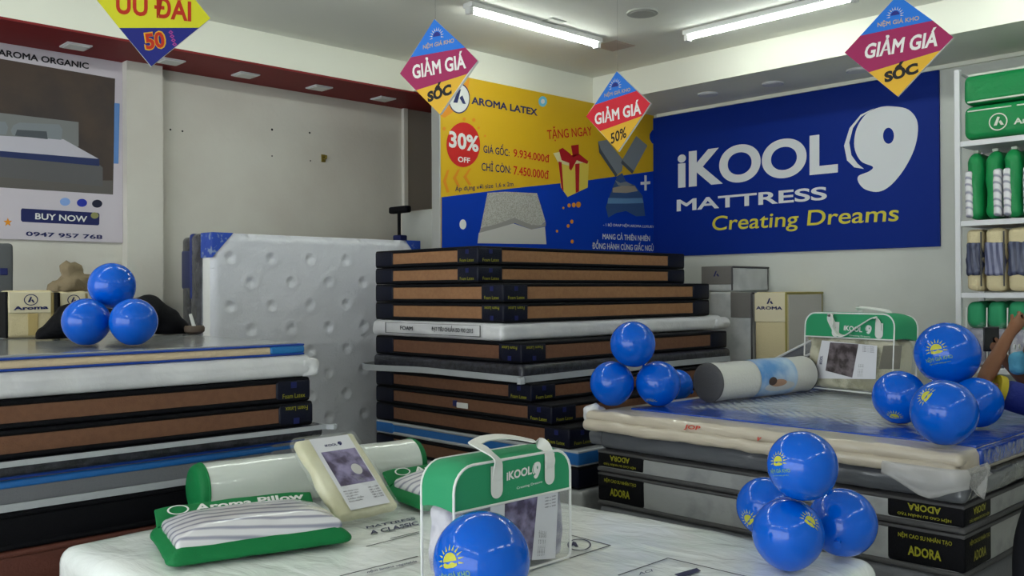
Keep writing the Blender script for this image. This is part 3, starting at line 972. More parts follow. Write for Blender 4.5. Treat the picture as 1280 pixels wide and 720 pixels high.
o = link('film_roll', soft(LR + 0.06, 0.075, 0.055, 0.024, 60, 6, 5, 0.007, 9, 3), M_cplast, rt, True)
o.location = (-0.01, -WR / 2 - 0.03, 0.046)
o = link('film_roll', soft(LR + 0.05, 0.07, 0.055, 0.024, 60, 6, 5, 0.009, 9, 6), M_cplast, rt, True)
o.location = (-0.02, -WR / 2 - 0.05, 0.002)
o = link('film_roll', soft(0.10, 0.14, 0.10, 0.045, 10, 10, 8, 0.02, 14, 9), M_wplast, rt, True)
o.location = (-LR / 2 - 0.05, -WR / 2 + 0.03, 0.012)
o = link('blue_side', soft(0.03, WR - 0.1, 0.07, 0.012, 4, 40, 4, 0.004, 7, 4), mat('blue_film_side', '123a92', 0.25, 0.5, 12, col2='8a98b0', cscale=9, coat=0.6, lo=0.56, hi=0.68), rt, True)
o.location = (LR / 2 + 0.012, 0.07, 0.025)
for (s, px, py, w, h) in (('JOP', 863, 535, 0.085, 0.026), ('v', 946, 549, 0.02, 0.018), ('Hàn Quốc', 912, 557, 0.13, 0.014)):
    p = at(px, py, y=YR0 - 0.08)
    v, f = text2d(s, (0, 0), (w, 0), (0.01, h), 0.02, 2)
    yy = -WR / 2 - 0.074
    link('lettering', ([(p.x - CX + a - w / 2, yy, p.z - 0.70 + b - h / 2) for a, b in v], f), mat('red_film_print', 'c0392c', 0.5), rt)
# loose film hanging at the front right corner
bm = bmesh.new()
G = []
for i in range(15):
    row = []
    s = i / 14
    for j in range(9):
        u = j / 8
        # along the edge: front face first, then round the corner to the right face
        a = s * 0.50
        x, y = (XR1 - 0.26 + a, YR0 - 0.095) if a < 0.26 else (XR1 + 0.035, YR0 - 0.095 + (a - 0.26))
        dep = 0.04 + 0.075 * math.exp(-((s - 0.35) / 0.22) ** 2) + 0.08 * math.exp(-((s - 0.78) / 0.10) ** 2)
        n1 = noise.noise(Vector((s * 7, u * 3, 1.3)))
        out = 0.015 * u + 0.022 * n1 * u
        row.append(bm.verts.new((x - CX + (out if a >= 0.26 else n1 * 0.01), y - CY - (out if a < 0.26 else 0), 0.045 - dep * u)))
    G.append(row)
for i in range(14):
    for j in range(8):
        bm.faces.new((G[i][j], G[i + 1][j], G[i + 1][j + 1], G[i][j + 1]))
o = link('loose_film', bm, mat('loose_clear_film', 'c4c2c4', 0.2, 0.4, 12, alpha=0.42, coat=0.5), rt, 'all')
sm = o.modifiers.new('thickness', 'SOLIDIFY')
sm.thickness = 0.002

gm = thing('wrapped_mattress', 'grey mattress in loose film under the cream wrapped one of right stack', 'mattress', (CX, CY, 0.602))
link('plastic_wrap', soft(LR + 0.03, WR - 0.02, 0.095, 0.035, 50, 40, 5, 0.007, 6, 12, flat=True), M_gplast, gm, True)
o = link('film_fold', soft(0.11, 0.10, 0.075, 0.03, 10, 10, 6, 0.018, 10, 2, flat=True), M_gplast, gm, True)
o.location = (-LR / 2 - 0.05, -WR / 2 + 0.07, 0.01)
o = link('film_fold', soft(0.16, 0.08, 0.085, 0.03, 12, 10, 6, 0.012, 8, 4, flat=True), M_gplast, gm, True)
o.location = (LR / 2 - 0.06, -WR / 2 + 0.004, 0.003)


def adora(label, z0, z1, rail, flip):
    T = z1 - z0
    t = thing('boxed_mattress', label, 'mattress', (CX, CY, z0), 0, 'black labelled mattresses of right stack')
    link('mattress_body', soft(LR, WR, T - 0.006, 0.02, 30, 30, 4, 0.003, 8, int(z0 * 40), flat=True), M_marble, t, True)
    o = link('bottom_rail', soft(LR + 0.02, WR + 0.02, rail, 0.012, 10, 10, 2), M_dgrey, t, True)
    o = link('top_piping', soft(LR + 0.012, WR + 0.012, 0.016, 0.007, 10, 10, 1), M_dgrey, t, True)
    o.location.z = T - 0.018
    lz0, lz1 = rail + 0.002, T - 0.004
    h = lz1 - lz0
    zc = (lz0 + lz1) / 2
    for sx in (-1, 1):
        x0, x1 = sorted((sx * (LR / 2 + 0.006), sx * (LR / 2 - 0.285)))
        link('corner_label', box(x0, x1, -WR / 2 - 0.006, -WR / 2 + 0.27, lz0, lz1, 0.012, 3), M_black, t, True)
        k = -1 if flip else 1
        yy = -WR / 2 - 0.0085
        xm = sx * (LR / 2 - 0.14)
        for (s, w, hh, dz, bo) in (('ADORA', 0.125, min(0.038, h * 0.34), -0.13 * h, 0.03), ('NỆM CAO SU NHÂN TẠO', 0.20, min(0.016, h * 0.13), 0.26 * h, 0.02)):
            v, f = text2d(s, (-w / 2, -hh / 2), (w / 2, -hh / 2), (-w / 2, hh / 2), bo, 2)
            link('lettering', ([(xm + k * a, yy, zc + k * (dz + b)) for a, b in v], f), M_lett, t)
            if sx > 0:
                link('lettering', ([(LR / 2 + 0.0085, -WR / 2 + 0.14 + k * a, zc + k * (dz + b)) for a, b in v], f), M_lett, t)
    return t


adora('thin black labelled mattress under the grey one of right stack, label upside down', 0.492, 0.600, 0.022, True)
adora('thick black labelled mattress with yellow lettering low in the right stack', 0.325, 0.490, 0.02, False)
wrapped('dark mattress with marbled side at the foot of right stack', CX, CY, 0.16, LR + 0.01, WR + 0.01, 0.163, M_mgrey, 0.004)
wrapped('black mattress on the floor under the right stack', CX, CY, 0.0, LR + 0.01, WR + 0.01, 0.158, M_black, 0.003)

# ------------------------------------------------------------------ mattresses standing by the left wall
YQ0, YQ1, ZQ = 2.676, 4.30, 1.772
q = thing('quilted_mattress', 'white button tufted mattress standing on edge by the left wall', 'mattress', (-5.42, YQ0, 0))
vs, fs = [], []
NY, NZ = 120, 132
for i in range(NY + 1):
    for j in range(NZ + 1):
        y, z = (YQ1 - YQ0) * i / NY, ZQ * j / NZ
        x = 0.0
        for b in range(13):
            for a in range(-1, 8):
                ty, tz = 0.12 + a * 0.285 + (0.1425 if b % 2 else 0), 0.10 + b * 0.152
                d2 = (y - ty) ** 2 + (z - tz) ** 2
                if d2 < 0.02:
                    x -= 0.013 * math.exp(-d2 / 0.0005) - 0.004 * math.exp(-(math.sqrt(d2) - 0.045) ** 2 / 0.0003)
        e = min(y, YQ1 - YQ0 - y, z, ZQ - z)
        x -= 0.03 * max(0, 1 - e / 0.05) ** 2
        x += 0.003 * noise.noise(Vector((0, y * 6, z * 6)))
        vs.append((x, y, z))
for i in range(NY):
    for j in range(NZ):
        a = i * (NZ + 1) + j
        fs.append((a, a + NZ + 1, a + NZ + 2, a + 1))
o = link('tufted_face', (vs, fs), mat('quilted_white_fabric', 'c9cad2', 0.34, 0.2, 60, coat=0.35), q, 'all')
link('mattress_side', box(-0.15, -0.028, 0.004, YQ1 - YQ0 - 0.004, 0.0, ZQ - 0.003, 0.02, 3), M_white, q, True)
M_corner = mat('blue_corner_guard', '2b4aa8', 0.4, 0.1, 40, col2='7f8fb0', cscale=22, lo=0.55, hi=0.62)
bc = Board((0, 0, 0), (0, 1, 0))
link('corner_guard', ([(0.003, 0.0, ZQ - 0.0), (0.003, 0.14, ZQ), (0.003, 0.0, ZQ - 0.155), (-0.15, 0.0, ZQ + 0.002), (-0.15, 0.14, ZQ + 0.002), (-0.15, -0.002, ZQ - 0.155), (-0.15, -0.002, ZQ)], [(0, 2, 1), (0, 1, 4, 3), (0, 6, 5, 2)]), M_corner, q)
YL = YQ1 - YQ0
link('corner_guard', ([(0.003, YL, ZQ), (0.003, YL - 0.14, ZQ), (0.003, YL, ZQ - 0.155), (-0.15, YL, ZQ + 0.002), (-0.15, YL - 0.14, ZQ + 0.002)], [(0, 1, 2), (0, 3, 4, 1)]), M_corner, q)
s2 = thing('standing_mattress', 'dark grey mattress with blue band standing behind the white tufted one', 'mattress', (-5.665, YQ0 + 0.01, 0))
link('mattress_body', box(-0.09, 0.09, 0, 1.6, 0, ZQ + 0.004, 0.03, 3), mat('dark_film_fabric', '2b2c33', 0.25, 0.4, 10, col2='494a52', cscale=8, coat=0.5), s2, True)
link('blue_band', box(-0.093, -0.045, -0.003, 1.602, 1.35, ZQ + 0.006, 0.02, 3), mat('blue_band_fabric', '20306f', 0.4), s2, True)
s3 = thing('standing_mattress', 'dark mattress standing nearest the left wall, behind the blue banded one', 'mattress', (-5.84, YQ0 + 0.03, 0))
link('mattress_body', box(-0.075, 0.075, 0, 1.6, 0, ZQ - 0.01, 0.03, 3), mat('grey_film_fabric', '3c3d44', 0.25, 0.4, 10, col2='25262c', cscale=8, coat=0.5), s3, True)
link('blue_band', box(-0.078, 0.078, -0.003, 1.602, 1.42, 1.68, 0.02, 3), mat('navy_band_fabric', '2a3158', 0.4), s3, True)

# things between the left wall and the tall stack
p = at(520, 300, y=4.7)
pb = thing('foam_sheet', 'plain pale board standing behind the tall middle stack', 'board', (p.x, 4.7, 0))
a = at(500, 266, y=4.7).x - p.x
b_ = at(546, 262, y=4.7).x - p.x
link('sheet', box(a, b_, 0, 0.1, 0, at(520, 263, y=4.7).z, 0.006, 2), M_wall, pb)
link('edge_tape', box(a - 0.003, a + 0.03, -0.003, 0.103, 0, at(520, 263, y=4.7).z - 0.01, 0.004, 2), M_wall_l, pb)
p = at(499, 290, y=4.50)
st = thing('tool_stand', 'black T shaped stand between the white mattress and the yellow panel', 'stand', (p.x, 4.50, 0))
zt_ = at(499, 258, y=4.50).z
link('pole', tube([(0, 0, 0), (0, 0, zt_ - 0.03)], 0.014, 10), M_black, st, True)
link('crossbar', box(-0.105, 0.125, -0.03, 0.03, zt_ - 0.055, zt_, 0.016, 3), M_black, st, True)
link('foot', tube([(0, 0, 0), (0, 0, 0.02)], 0.16, 20), M_black, st, True)
link('blue_collar', box(-0.04, 0.06, -0.035, 0.035, at(499, 306, y=4.50).z, at(499, 294, y=4.50).z, 0.01, 2), M_navy, st, True)


# ------------------------------------------------------------------ display bed in front
ZBED = 0.56
R0 = math.radians(3.5)
A = Vector((-3.335, 1.08, 0))
EX, EY = Vector((math.cos(R0), math.sin(R0), 0)), Vector((-math.sin(R0), math.cos(R0), 0))
BL_, BW_ = 2.13, 1.66
bc_ = A + EX * BL_ / 2 + EY * BW_ / 2
bed = thing('display_bed', 'white film wrapped mattress of the front display bed with printed film', 'bed', (bc_.x, bc_.y, 0.31), R0)


def drape(v):
    e = max(abs(v.x) / (BL_ / 2), abs(v.y) / (BW_ / 2))
    if v.z > 0.2:
        v.z -= 0.012 * max(0, (e - 0.86) / 0.14) ** 2
    return v


link('plastic_wrap', soft(BL_, BW_, 0.25, 0.05, 70, 60, 7, 0.004, 4.5, 6, fn=drape), M_bedtop, bed, True)
wrapped('black mattress under the white front display bed', bc_.x, bc_.y, 0.0, BL_ - 0.05, BW_ - 0.05, 0.30, M_black, 0.003, rotz=R0)
D = Board((0, 0, ZBED + 0.002), EY, -EX)
D.root = bed
Mi = bed.matrix_world.inverted()


def bed_print(fn, *a, **k):
    o = fn(*a, **k)
    o.data.transform(Mi @ D.M)
    return o


def bline(p, q, wd=1.0):
    a, b = Vector(D.p(*p)), Vector(D.p(*q))
    n = Vector((-(b - a).y, (b - a).x)).normalized() * 0.0022 * wd
    bed_print(D.poly, 'printed_line', [tuple(a + n), tuple(b + n), tuple(b - n), tuple(a - n)], M_ink2, 0.003, False)


for p, q in (((488, 674), (524, 665.5)), ((425, 721), (522, 696.3)), ((458, 684), (524, 667)), ((712, 669.4), (763, 682.6)), ((763, 682.6), (712, 698.5)), ((773, 720), (835, 698.6)), ((835, 698.6), (935, 722)),
             ((330, 695), (392, 681)), ((262, 700), (330, 695))):
    bline(p, q)
M_bprint = mat('bed_navy_print', '23264a', 0.5)
bed_print(D.text, 'A CLASSIC', (463, 669.5), (524, 656.8), (461.5, 664.5), M_bprint, 0.03, 0.003)
bed_print(D.text, 'MATTRESS', (458.5, 662), (520, 650), (457.3, 659), M_bprint, 0.03, 0.003)
bed_print(D.text, 'nệm lamina vegetable', (459.5, 718.5), (521, 704.5), (458.7, 715), M_bprint, 0.02, 0.003)
bed_print(D.poly, 'printed_label', [(843, 719), (871, 711), (876, 714.5), (852, 723)], M_bprint, 0.003)
bed_print(D.text, 'ACI', (799, 720), (816, 715.5), (797.5, 717), M_bprint, 0.01, 0.003)
o = D.ring('printed_oval', (724, 682), 15, 7.5, 0.12, M_bprint, 0.003)
o.data.transform(Mi @ D.M)
bed_print(D.poly, 'logo_emblem', [(713, 684.5), (716, 678), (720, 679), (723, 684.5), (719, 684), (717, 682)], M_bprint, 0.003)


# ------------------------------------------------------------------ balloons
BALLS = {}


def ball(label, cx, cy, rpx, zs=None, Z=None, prints=(), group=None, knot=(0, 0, -1), on=None):
    d = Vector(ray(cx, cy))
    if on:
        best = None
        for i in range(400):
            z_ = Z - 0.5 + i * 0.0025
            g = min((Vector(_c) + d * z_ - BALLS[k][0]).length - BALLS[k][1] - rpx * z_ / FPX for k in on)
            if g > 0.007 and (best is None or g < best[0]):
                best = (g, z_)
        Z = best[1]
    if Z is None:
        Z = (CAMH - zs - 0.010) / (rpx / FPX - d.z)
    c = Vector(_c) + d * Z
    r = rpx * Z / FPX
    BALLS[(cx, cy)] = (c, r)
    t = thing('balloon', label, 'balloon', (c.x, c.y, c.z - r), 0, group)
    bm = bmesh.new()
    bmesh.ops.create_uvsphere(bm, u_segments=48, v_segments=32, radius=r)
    k = Vector(knot).normalized()
    for v in bm.verts:
        s = v.co.normalized().dot(k)
        if s > 0.55:
            v.co += k * r * 0.05 * ((s - 0.55) / 0.45) ** 2
    bmesh.ops.translate(bm, vec=(0, 0, r), verts=bm.verts)
    if k.z < -0.9:
        for v in bm.verts:
            v.co.z = max(v.co.z, 0.0)
    link('envelope', bm, M_blue, t, 'all')
    kb = Vector((0, 0, r)) + k * r * 1.045
    if k.z > -0.9:
        link('knot', tube([kb, kb + k * 0.012, kb + k * 0.02], [0.010, 0.006, 0.013], 12), M_blue, t, True)
    for (px, py, size, roll, words) in prints:
        dd = Vector(ray(px, py))
        oc = Vector(_c) - c
        a, b, e = dd.dot(dd), 2 * dd.dot(oc), oc.dot(oc) - r * r
        disc = b * b - 4 * a * e
        tt = (-b - math.sqrt(max(disc, 0))) / (2 * a)
        n = (Vector(_c) + dd * tt - c).normalized()
        right = Vector(_r)
        right = (right - n * n.dot(right)).normalized()
        up = n.cross(right)
        ca, sa = math.cos(math.radians(roll)), math.sin(math.radians(roll))
        rr, uu = right * ca + up * sa, -right * sa + up * ca
        sc = size * Z / FPX

        def onball(p2, lift=1.006):
            x, y = p2[0] * sc / r, p2[1] * sc / r
            L = math.hypot(x, y)
            v = n * math.cos(L) + (rr * x + uu * y) * (math.sin(L) / L if L > 1e-6 else 1)
            return tuple(v * r * lift + Vector((0, 0, r)))
        vs, fs = [], []
        for poly in sun_shapes():
            bm2 = bmesh.new()
            f = bm2.faces.new([bm2.verts.new((x, y, 0)) for x, y in poly])
            bmesh.ops.triangulate(bm2, faces=bm2.faces[:])
            bmesh.ops.subdivide_edges(bm2, edges=bm2.edges[:], cuts=1, use_grid_fill=True)
            b0 = len(vs)
            bm2.verts.index_update()
            vs += [onball(v.co) for v in bm2.verts]
            fs += [[b0 + v.index for v in f.verts] for f in bm2.faces]
            bm2.free()
        link('sun_print', (vs, fs), M_sunp, t)
        if words:
            for (s, w, h, dy) in (('NỆM GIÁ KHO', 2.3, 0.34, -0.98), ('nệm chính hãng giá kho', 1.9, 0.13, -1.28)):
                v2, f2 = text2d(s, (-w / 2, dy), (w / 2, dy), (-w / 2, dy + h), 0.02, 2)
                link('lettering', ([onball(q) for q in v2], f2), mat('faint_balloon_print', '6f9a72', 0.4), t)
    return t


GB1, GB2, GB3, GB4 = 'balloon cluster on the front bed', 'balloon cluster on right stack', 'balloon cluster on the corner of right stack', 'balloon cluster on the left stack'
ball('big blue balloon with yellow sun in front of the green handled bag', 602, 701, 61, ZBED, prints=((562, 702, 21, 8, True),))
ball('lowest blue balloon of the front cluster, tilted sun high up', 985, 667, 44, ZBED, prints=((1013, 652, 15, -28, False),), group=GB1)
ball('plain blue balloon right in the front cluster beside the black label', 1053, 653, 42, ZBED, group=GB1, knot=(0.3, -0.85, -0.3))
ball('half hidden blue balloon at the back of the front cluster', 957, 633, 36, ZBED, prints=((936, 650, 14, 70, False),), group=GB1)
ball('blue balloon on top of the front cluster, sun and lettering toward its left', 1003, 582, 43, Z=3.0, on=((985, 667), (1053, 653), (957, 633)), prints=((972, 577, 14, -8, True),), group=GB1, knot=(0.3, 0.6, -0.6))
ball('blue balloon at the front of the cluster beside the person, tilted sun', 1180, 515, 40, ZR, prints=((1158, 495, 14, 25, False),), group=GB2)
ball('blue balloon toward the clear bag in the cluster beside the person', 1124, 496, 32.5, ZR, prints=((1118, 521, 11, 5, False),), group=GB2)
ball('blue balloon closest to the yellow cuff, behind its cluster', 1221, 503, 31, ZR, group=GB2, knot=(0.2, 0.6, -0.3))
ball('blue balloon on top of the cluster beside the person, sun and lettering', 1184, 442, 39, Z=4.0, on=((1180, 515), (1124, 496), (1221, 503)), prints=((1170, 437, 14, 5, True),), group=GB2, knot=(0.3, 0.6, -0.6))
ball('plain blue balloon at the film corner in the cluster before the brown stack', 765, 479, 27.6, ZR, group=GB3)
ball('blue balloon with faint sun beside the grey ended bolster', 822.5, 479, 27.8, ZR, prints=((815, 503, 9, 20, False),), group=GB3)
ball('blue balloon hidden behind its cluster, by the grey bolster end', 847, 481, 19, Z=5.5, group=GB3, knot=(0.2, 0.6, -0.3))
ball('blue balloon on top of the cluster before the brown stack', 791, 430, 28.3, Z=4.9, on=((765, 479), (822.5, 479)), group=GB3, knot=(0.1, 0.5, -0.8))
ball('blue balloon beside the pale box in the cluster on the left stack', 108, 402, 29, 1.18, group=GB4)
ball('blue balloon beside the round bowl in the cluster on the left stack', 167, 402, 29, 1.18, group=GB4)
ball('blue balloon on top of the cluster on the left stack', 140, 357, 28.3, Z=4.3, on=((108, 402), (167, 402)), group=GB4, knot=(0.1, 0.5, -0.8))


# ------------------------------------------------------------------ bolsters
def bolster(name, label, p, ang, Ln, r, cover, endm, band=None, rounded=0.25):
    t = thing(name, label, 'bolster', (p.x, p.y, p.z), ang)
    # along local x
    k = r * rounded

    def lathe(prof, m, nm, n=40):
        bm = bmesh.new()
        rings = []
        for (x, rr) in prof:
            if rr < 1e-5:
                rings.append([bm.verts.new((x, 0, r))])
            else:
                rings.append([bm.verts.new((x, rr * math.cos(2 * PI * i / n), r + rr * math.sin(2 * PI * i / n) + (0.0))) for i in range(n)])
        for a, b in zip(rings, rings[1:]):
            for i in range(n):
                j = (i + 1) % n
                if len(a) == 1:
                    bm.faces.new((a[0], b[i], b[j]))
                elif len(b) == 1:
                    bm.faces.new((a[i], b[0], a[j]))
                else:
                    bm.faces.new((a[i], b[i], b[j], a[j]))
        bmesh.ops.recalc_face_normals(bm, faces=bm.faces[:])
        return link(nm, bm, m, t, True)
    steps = 14
    lathe([(-Ln / 2 + k * 0.6 + (Ln - 1.2 * k) * i / steps, r * (0.985 + 0.012 * math.sin(i * 1.9))) for i in range(steps + 1)], cover, 'cover')
    for s in (-1, 1):
        lathe([(s * (Ln / 2 - k * 0.6), r * 0.985), (s * (Ln / 2 - k * 0.3), r * 0.97), (s * (Ln / 2 - 0.1 * k), r * 0.90), (s * Ln / 2, r * 0.78), (s * (Ln / 2 + 0.002), r * 0.4), (s * (Ln / 2 + 0.002), 0)], endm, 'end_panel')
        bm = bmesh.new()
        bmesh.ops.create_circle(bm, segments=40, radius=r * 0.985)
        pts = [(s * (Ln / 2 - k * 0.6), r * 0.985 * math.cos(2 * PI * i / 40), r + r * 0.985 * math.sin(2 * PI * i / 40)) for i in range(41)]
        bm.free()
        link('piping', tube(pts, 0.004, 6), endm, t, True)
    return t, lathe


l_, r_ = at(262, 612, z=ZBED + 0.10), at(506, 579, z=ZBED + 0.10)
d_ = (r_ - l_)
c_ = (l_ + r_) / 2
c_.z = ZBED + 0.007
M_bol = mat('white_bolster_film', 'cbd0cb', 0.12, 0.12, 14, coat=0.8)
bolster('bolster_pillow', 'white bolster with green ends lying on the front bed', c_, math.atan2(d_.y, d_.x), 0.98, 0.098, M_bol, M_green, rounded=0.55)
l_, r_ = at(882, 481, z=ZR + 0.10), at(996, 470, z=ZR + 0.10)
d_ = (r_ - l_)
c_ = (l_ + r_) / 2 + d_.normalized() * 0.04
c_.z = ZR + 0.008
M_bol2 = mat('white_bolster_fabric', 'cfcdc8', 0.3, 0.15, 60, coat=0.4)
print('bolster', d_.length, c_)
bt, blathe = bolster('bolster_pillow', 'white bolster with grey ends and a blue photo band on right stack', c_, math.atan2(d_.y, d_.x), d_.length + 0.06, 0.103, M_bol2, M_dgrey, rounded=0.2)
blathe([(-0.10, 0.1045), (0.05, 0.105), (0.22, 0.1045)], mat('blue_photo_band', '5f93cf', 0.3, col2='b7cbe0', cscale=5, coat=0.4), 'photo_band')


def cyl_patch(root, xc, ac, rx, ra, R, rz, m, nm):
    vs, fs = [(xc, R * math.cos(ac), rz + R * math.sin(ac))], []
    N = 24
    for k in (0.5, 1):
        for i in range(N):
            a = 2 * PI * i / N
            x, g = xc + rx * k * math.cos(a), ac + ra * k * math.sin(a)
            vs.append((x, R * math.cos(g), rz + R * math.sin(g)))
    for i in range(N):
        j = (i + 1) % N
        fs += [(0, 1 + i, 1 + j), (1 + i, 1 + N + i, 1 + N + j, 1 + j)]
    return link(nm, (vs, fs), m, root)


fa = math.radians(205)
cyl_patch(bt, 0.07, math.radians(205), 0.13, 0.30, 0.106, 0.103, mat('print_cream', 'c4c4c6', 0.4), 'photo_print')
cyl_patch(bt, 0.05, math.radians(193), 0.07, 0.20, 0.1065, 0.103, mat('print_skin', 'b08a74', 0.4), 'photo_print')
cyl_patch(bt, -0.005, math.radians(186), 0.035, 0.22, 0.107, 0.103, mat('print_hair', '4a3a36', 0.4), 'photo_print')


# ------------------------------------------------------------------ pillow packs in green bags
M_stripe = mat('striped_pillow_film', 'd0ced2', 0.2, 0.15, 14, col2='8c8b9c', cscale=2.5, wave=13.0, coat=0.7, lo=0.5, hi=1.0, stretch=(0.14, 1, 1))


def pillow_pack(label, M, L=0.60, Wd=0.42, H=0.085, words='Aroma Pillow'):
    t = thing('pillow_pack', label, 'pillow', M=M, group='green edged pillow packs')
    def pinch(v):
        e = max(abs(v.x) / (L / 2), abs(v.y) / (Wd / 2))
        k = 1 - 0.6 * max(0, (e - 0.6) / 0.4) ** 1.4
        v.z = v.z * k
        c = (abs(v.x) / (L / 2)) * (abs(v.y) / (Wd / 2))
        v.x *= 1 + 0.035 * max(0, c - 0.6)
        v.y *= 1 + 0.05 * max(0, c - 0.6)
        return v
    link('green_cover', soft(L, Wd, H, H * 0.42, 26, 22, 4, 0.004, 9, 3, fn=pinch), M_green, t, True)

    def dome(v):
        return v
    o = link('clear_window', soft(L * 0.91, Wd * 0.76, 0.034, 0.015, 30, 24, 3, 0.003, 9, 5, 0.016, fn=lambda v: Vector((v.x, v.y, v.z - 0.11 * max(0, max(abs(v.x) / (L * 0.455), abs(v.y) / (Wd * 0.38)) - 0.6) ** 1.5))), M_stripe, t, True)
    o.location = (0.002, -0.022, H * 0.80)
    if words:
        # header strip of the bag, standing up along the far edge
        Mh = Matrix.Translation((0, Wd / 2 - 0.045, H * 0.72)) @ Matrix.Rotation(math.radians(38), 4, 'X')
        bm = soft(L * 0.93, 0.075, 0.012, 0.005, 24, 5, 1, 0.003, 8, 4, fn=lambda v: Mh @ Vector((v.x, v.y + 0.034 - 0.10 * max(0, abs(v.x) / L - 0.36), v.z - 0.012)))
        link('header_strip', bm, M_green, t, True)
        v, f = text2d(words, (-0.14, 0.030), (0.24, 0.030), (-0.14, 0.060), 0.03, 3)
        link('lettering', ([tuple(Mh @ Vector((p[0], p[1], 0.0035))) for p in v], f), M_white, t)
        vs, fs = [], []
        for i in range(24):
            an = 2 * PI * i / 24
            for k in (1, 0.82):
                vs.append(tuple(Mh @ Vector((-0.195 + 0.036 * k * math.cos(an), 0.045 + 0.020 * k * math.sin(an), 0.0035))))
            j = (i + 1) % 24
            fs.append((2 * i, 2 * i + 1, 2 * j + 1, 2 * j))
        link('logo_emblem', (vs, fs), M_white, t)
    return t


pa_, pb_ = at(217, 714, z=ZBED + 0.006), at(447, 681, z=ZBED + 0.006)
ang = math.atan2((pb_ - pa_).y, (pb_ - pa_).x)
print('pillow', (pb_ - pa_).length, math.degrees(ang))
PL = (pb_ - pa_).length
cen = (pa_ + pb_) / 2 + Vector((-math.sin(ang), math.cos(ang), 0)) * 0.20
pillow_pack('green edged pillow pack with striped clear window in front of the white bolster', Matrix.Translation((cen.x - 0.015 * math.cos(ang), cen.y - 0.015 * math.sin(ang), ZBED + 0.011)) @ Matrix.Rotation(ang, 4, 'Z'), PL, 0.40, 0.085)
c2_ = at(512, 638, z=ZBED)
pillow_pack('green edged pillow pack mostly hidden behind the handled bag', Matrix.Translation((c2_.x - 0.02, c2_.y + 0.30, ZBED + 0.011)) @ Matrix.Rotation(ang + 0.12, 4, 'Z'), 0.60, 0.36, 0.085)

# ivory sheet pack leaning on the bolster
b1, b2 = at(420, 664, z=ZBED + 0.006), at(492, 648.5, z=ZBED + 0.006)
t1, t2 = at(356, 563, z=ZBED + 0.255), at(441, 551, z=ZBED + 0.255)
exv = ((b2 - b1) + (t2 - t1)).normalized()
upv = ((t1 + t2) / 2 - (b1 + b2) / 2)
ezv = (upv - exv * upv.dot(exv)).normalized()
sw, sh = ((b2 - b1).length + (t2 - t1).length) / 2, upv.length
print('sheet', sw, sh, ezv)
SB = Board((b1 + b2) / 2 + Vector((-0.02, 0.03, 0.022)), exv, ezv)
SB.root = thing('sheet_pack', 'ivory sheet set in clear bag leaning on the white bolster', 'bedding', M=SB.M)


def stand(v):
    return Vector((v.x, v.z - 0.02, v.y + sh / 2))


bm = soft(sw * 0.96, sh * 0.97, 0.04, 0.016, 16, 18, 3, 0.006, 9, 4, 0.006, fn=stand)
bmesh.ops.reverse_faces(bm, faces=bm.faces[:])
link('folded_sheet', bm, M_ivory, SB.root, True)
bm = soft(sw * 1.03, sh * 1.03, 0.052, 0.018, 12, 14, 3, 0.004, 11, 8, 0.004, fn=lambda v: Vector((v.x, v.z - 0.026, v.y + sh / 2)))
bmesh.ops.reverse_faces(bm, faces=bm.faces[:])
link('clear_bag', bm, M_clear, SB.root, True)
ly = 0.031


def card(nm, x0, x1, z0_, z1_, m, lift):
    return SB.poly(nm, [(x0, z0_), (x1, z0_), (x1, z1_), (x0, z1_)], m, lift, False)


M_lav = mat('lavender_photo', '8f86a8', 0.4, col2='4b4258', cscale=14, coat=0.4, lo=0.42, hi=0.6)
card('label_card', -sw * 0.30, sw * 0.33, sh * 0.05, sh * 0.94, mat('card_white', 'd3d2d8', 0.3, coat=0.5), ly)
card('card_photo', -sw * 0.24, sw * 0.31, sh * 0.33, sh * 0.76, M_lav, ly + 0.001)
SB.disc('card_photo', (sw * 0.14, sh * 0.50), 0.022, 0.026, mat('photo_flower', 'b9b6b4', 0.4), ly + 0.0018, 16, False)
SB.text('iKOOL', (-0.035, sh * 0.82), (0.02, sh * 0.82), (-0.035, sh * 0.85), M_navy, 0.03, ly + 0.001, False)
nine_at(SB, (0.024, sh * 0.815), (0.043, sh * 0.815), (0.024, sh * 0.865), M_navy, ly + 0.001)
for i in range(5):
    SB.text(('Bộ drap bọc', 'Vỏ gối nằm', 'Vỏ gối ôm', 'Chăn chần', 'Kích thước')[i], (-sw * 0.25, sh * (0.255 - 0.03 * i)), (-sw * 0.02 - 0.008 * (i % 3), sh * (0.255 - 0.03 * i)), (-sw * 0.25, sh * (0.272 - 0.03 * i)), M_ink2, 0.01, ly + 0.001, False)
    SB.text('180 x 200', (sw * 0.14, sh * (0.255 - 0.03 * i)), (sw * 0.30, sh * (0.255 - 0.03 * i)), (sw * 0.14, sh * (0.272 - 0.03 * i)), M_ink2, 0.01, ly + 0.001, False)


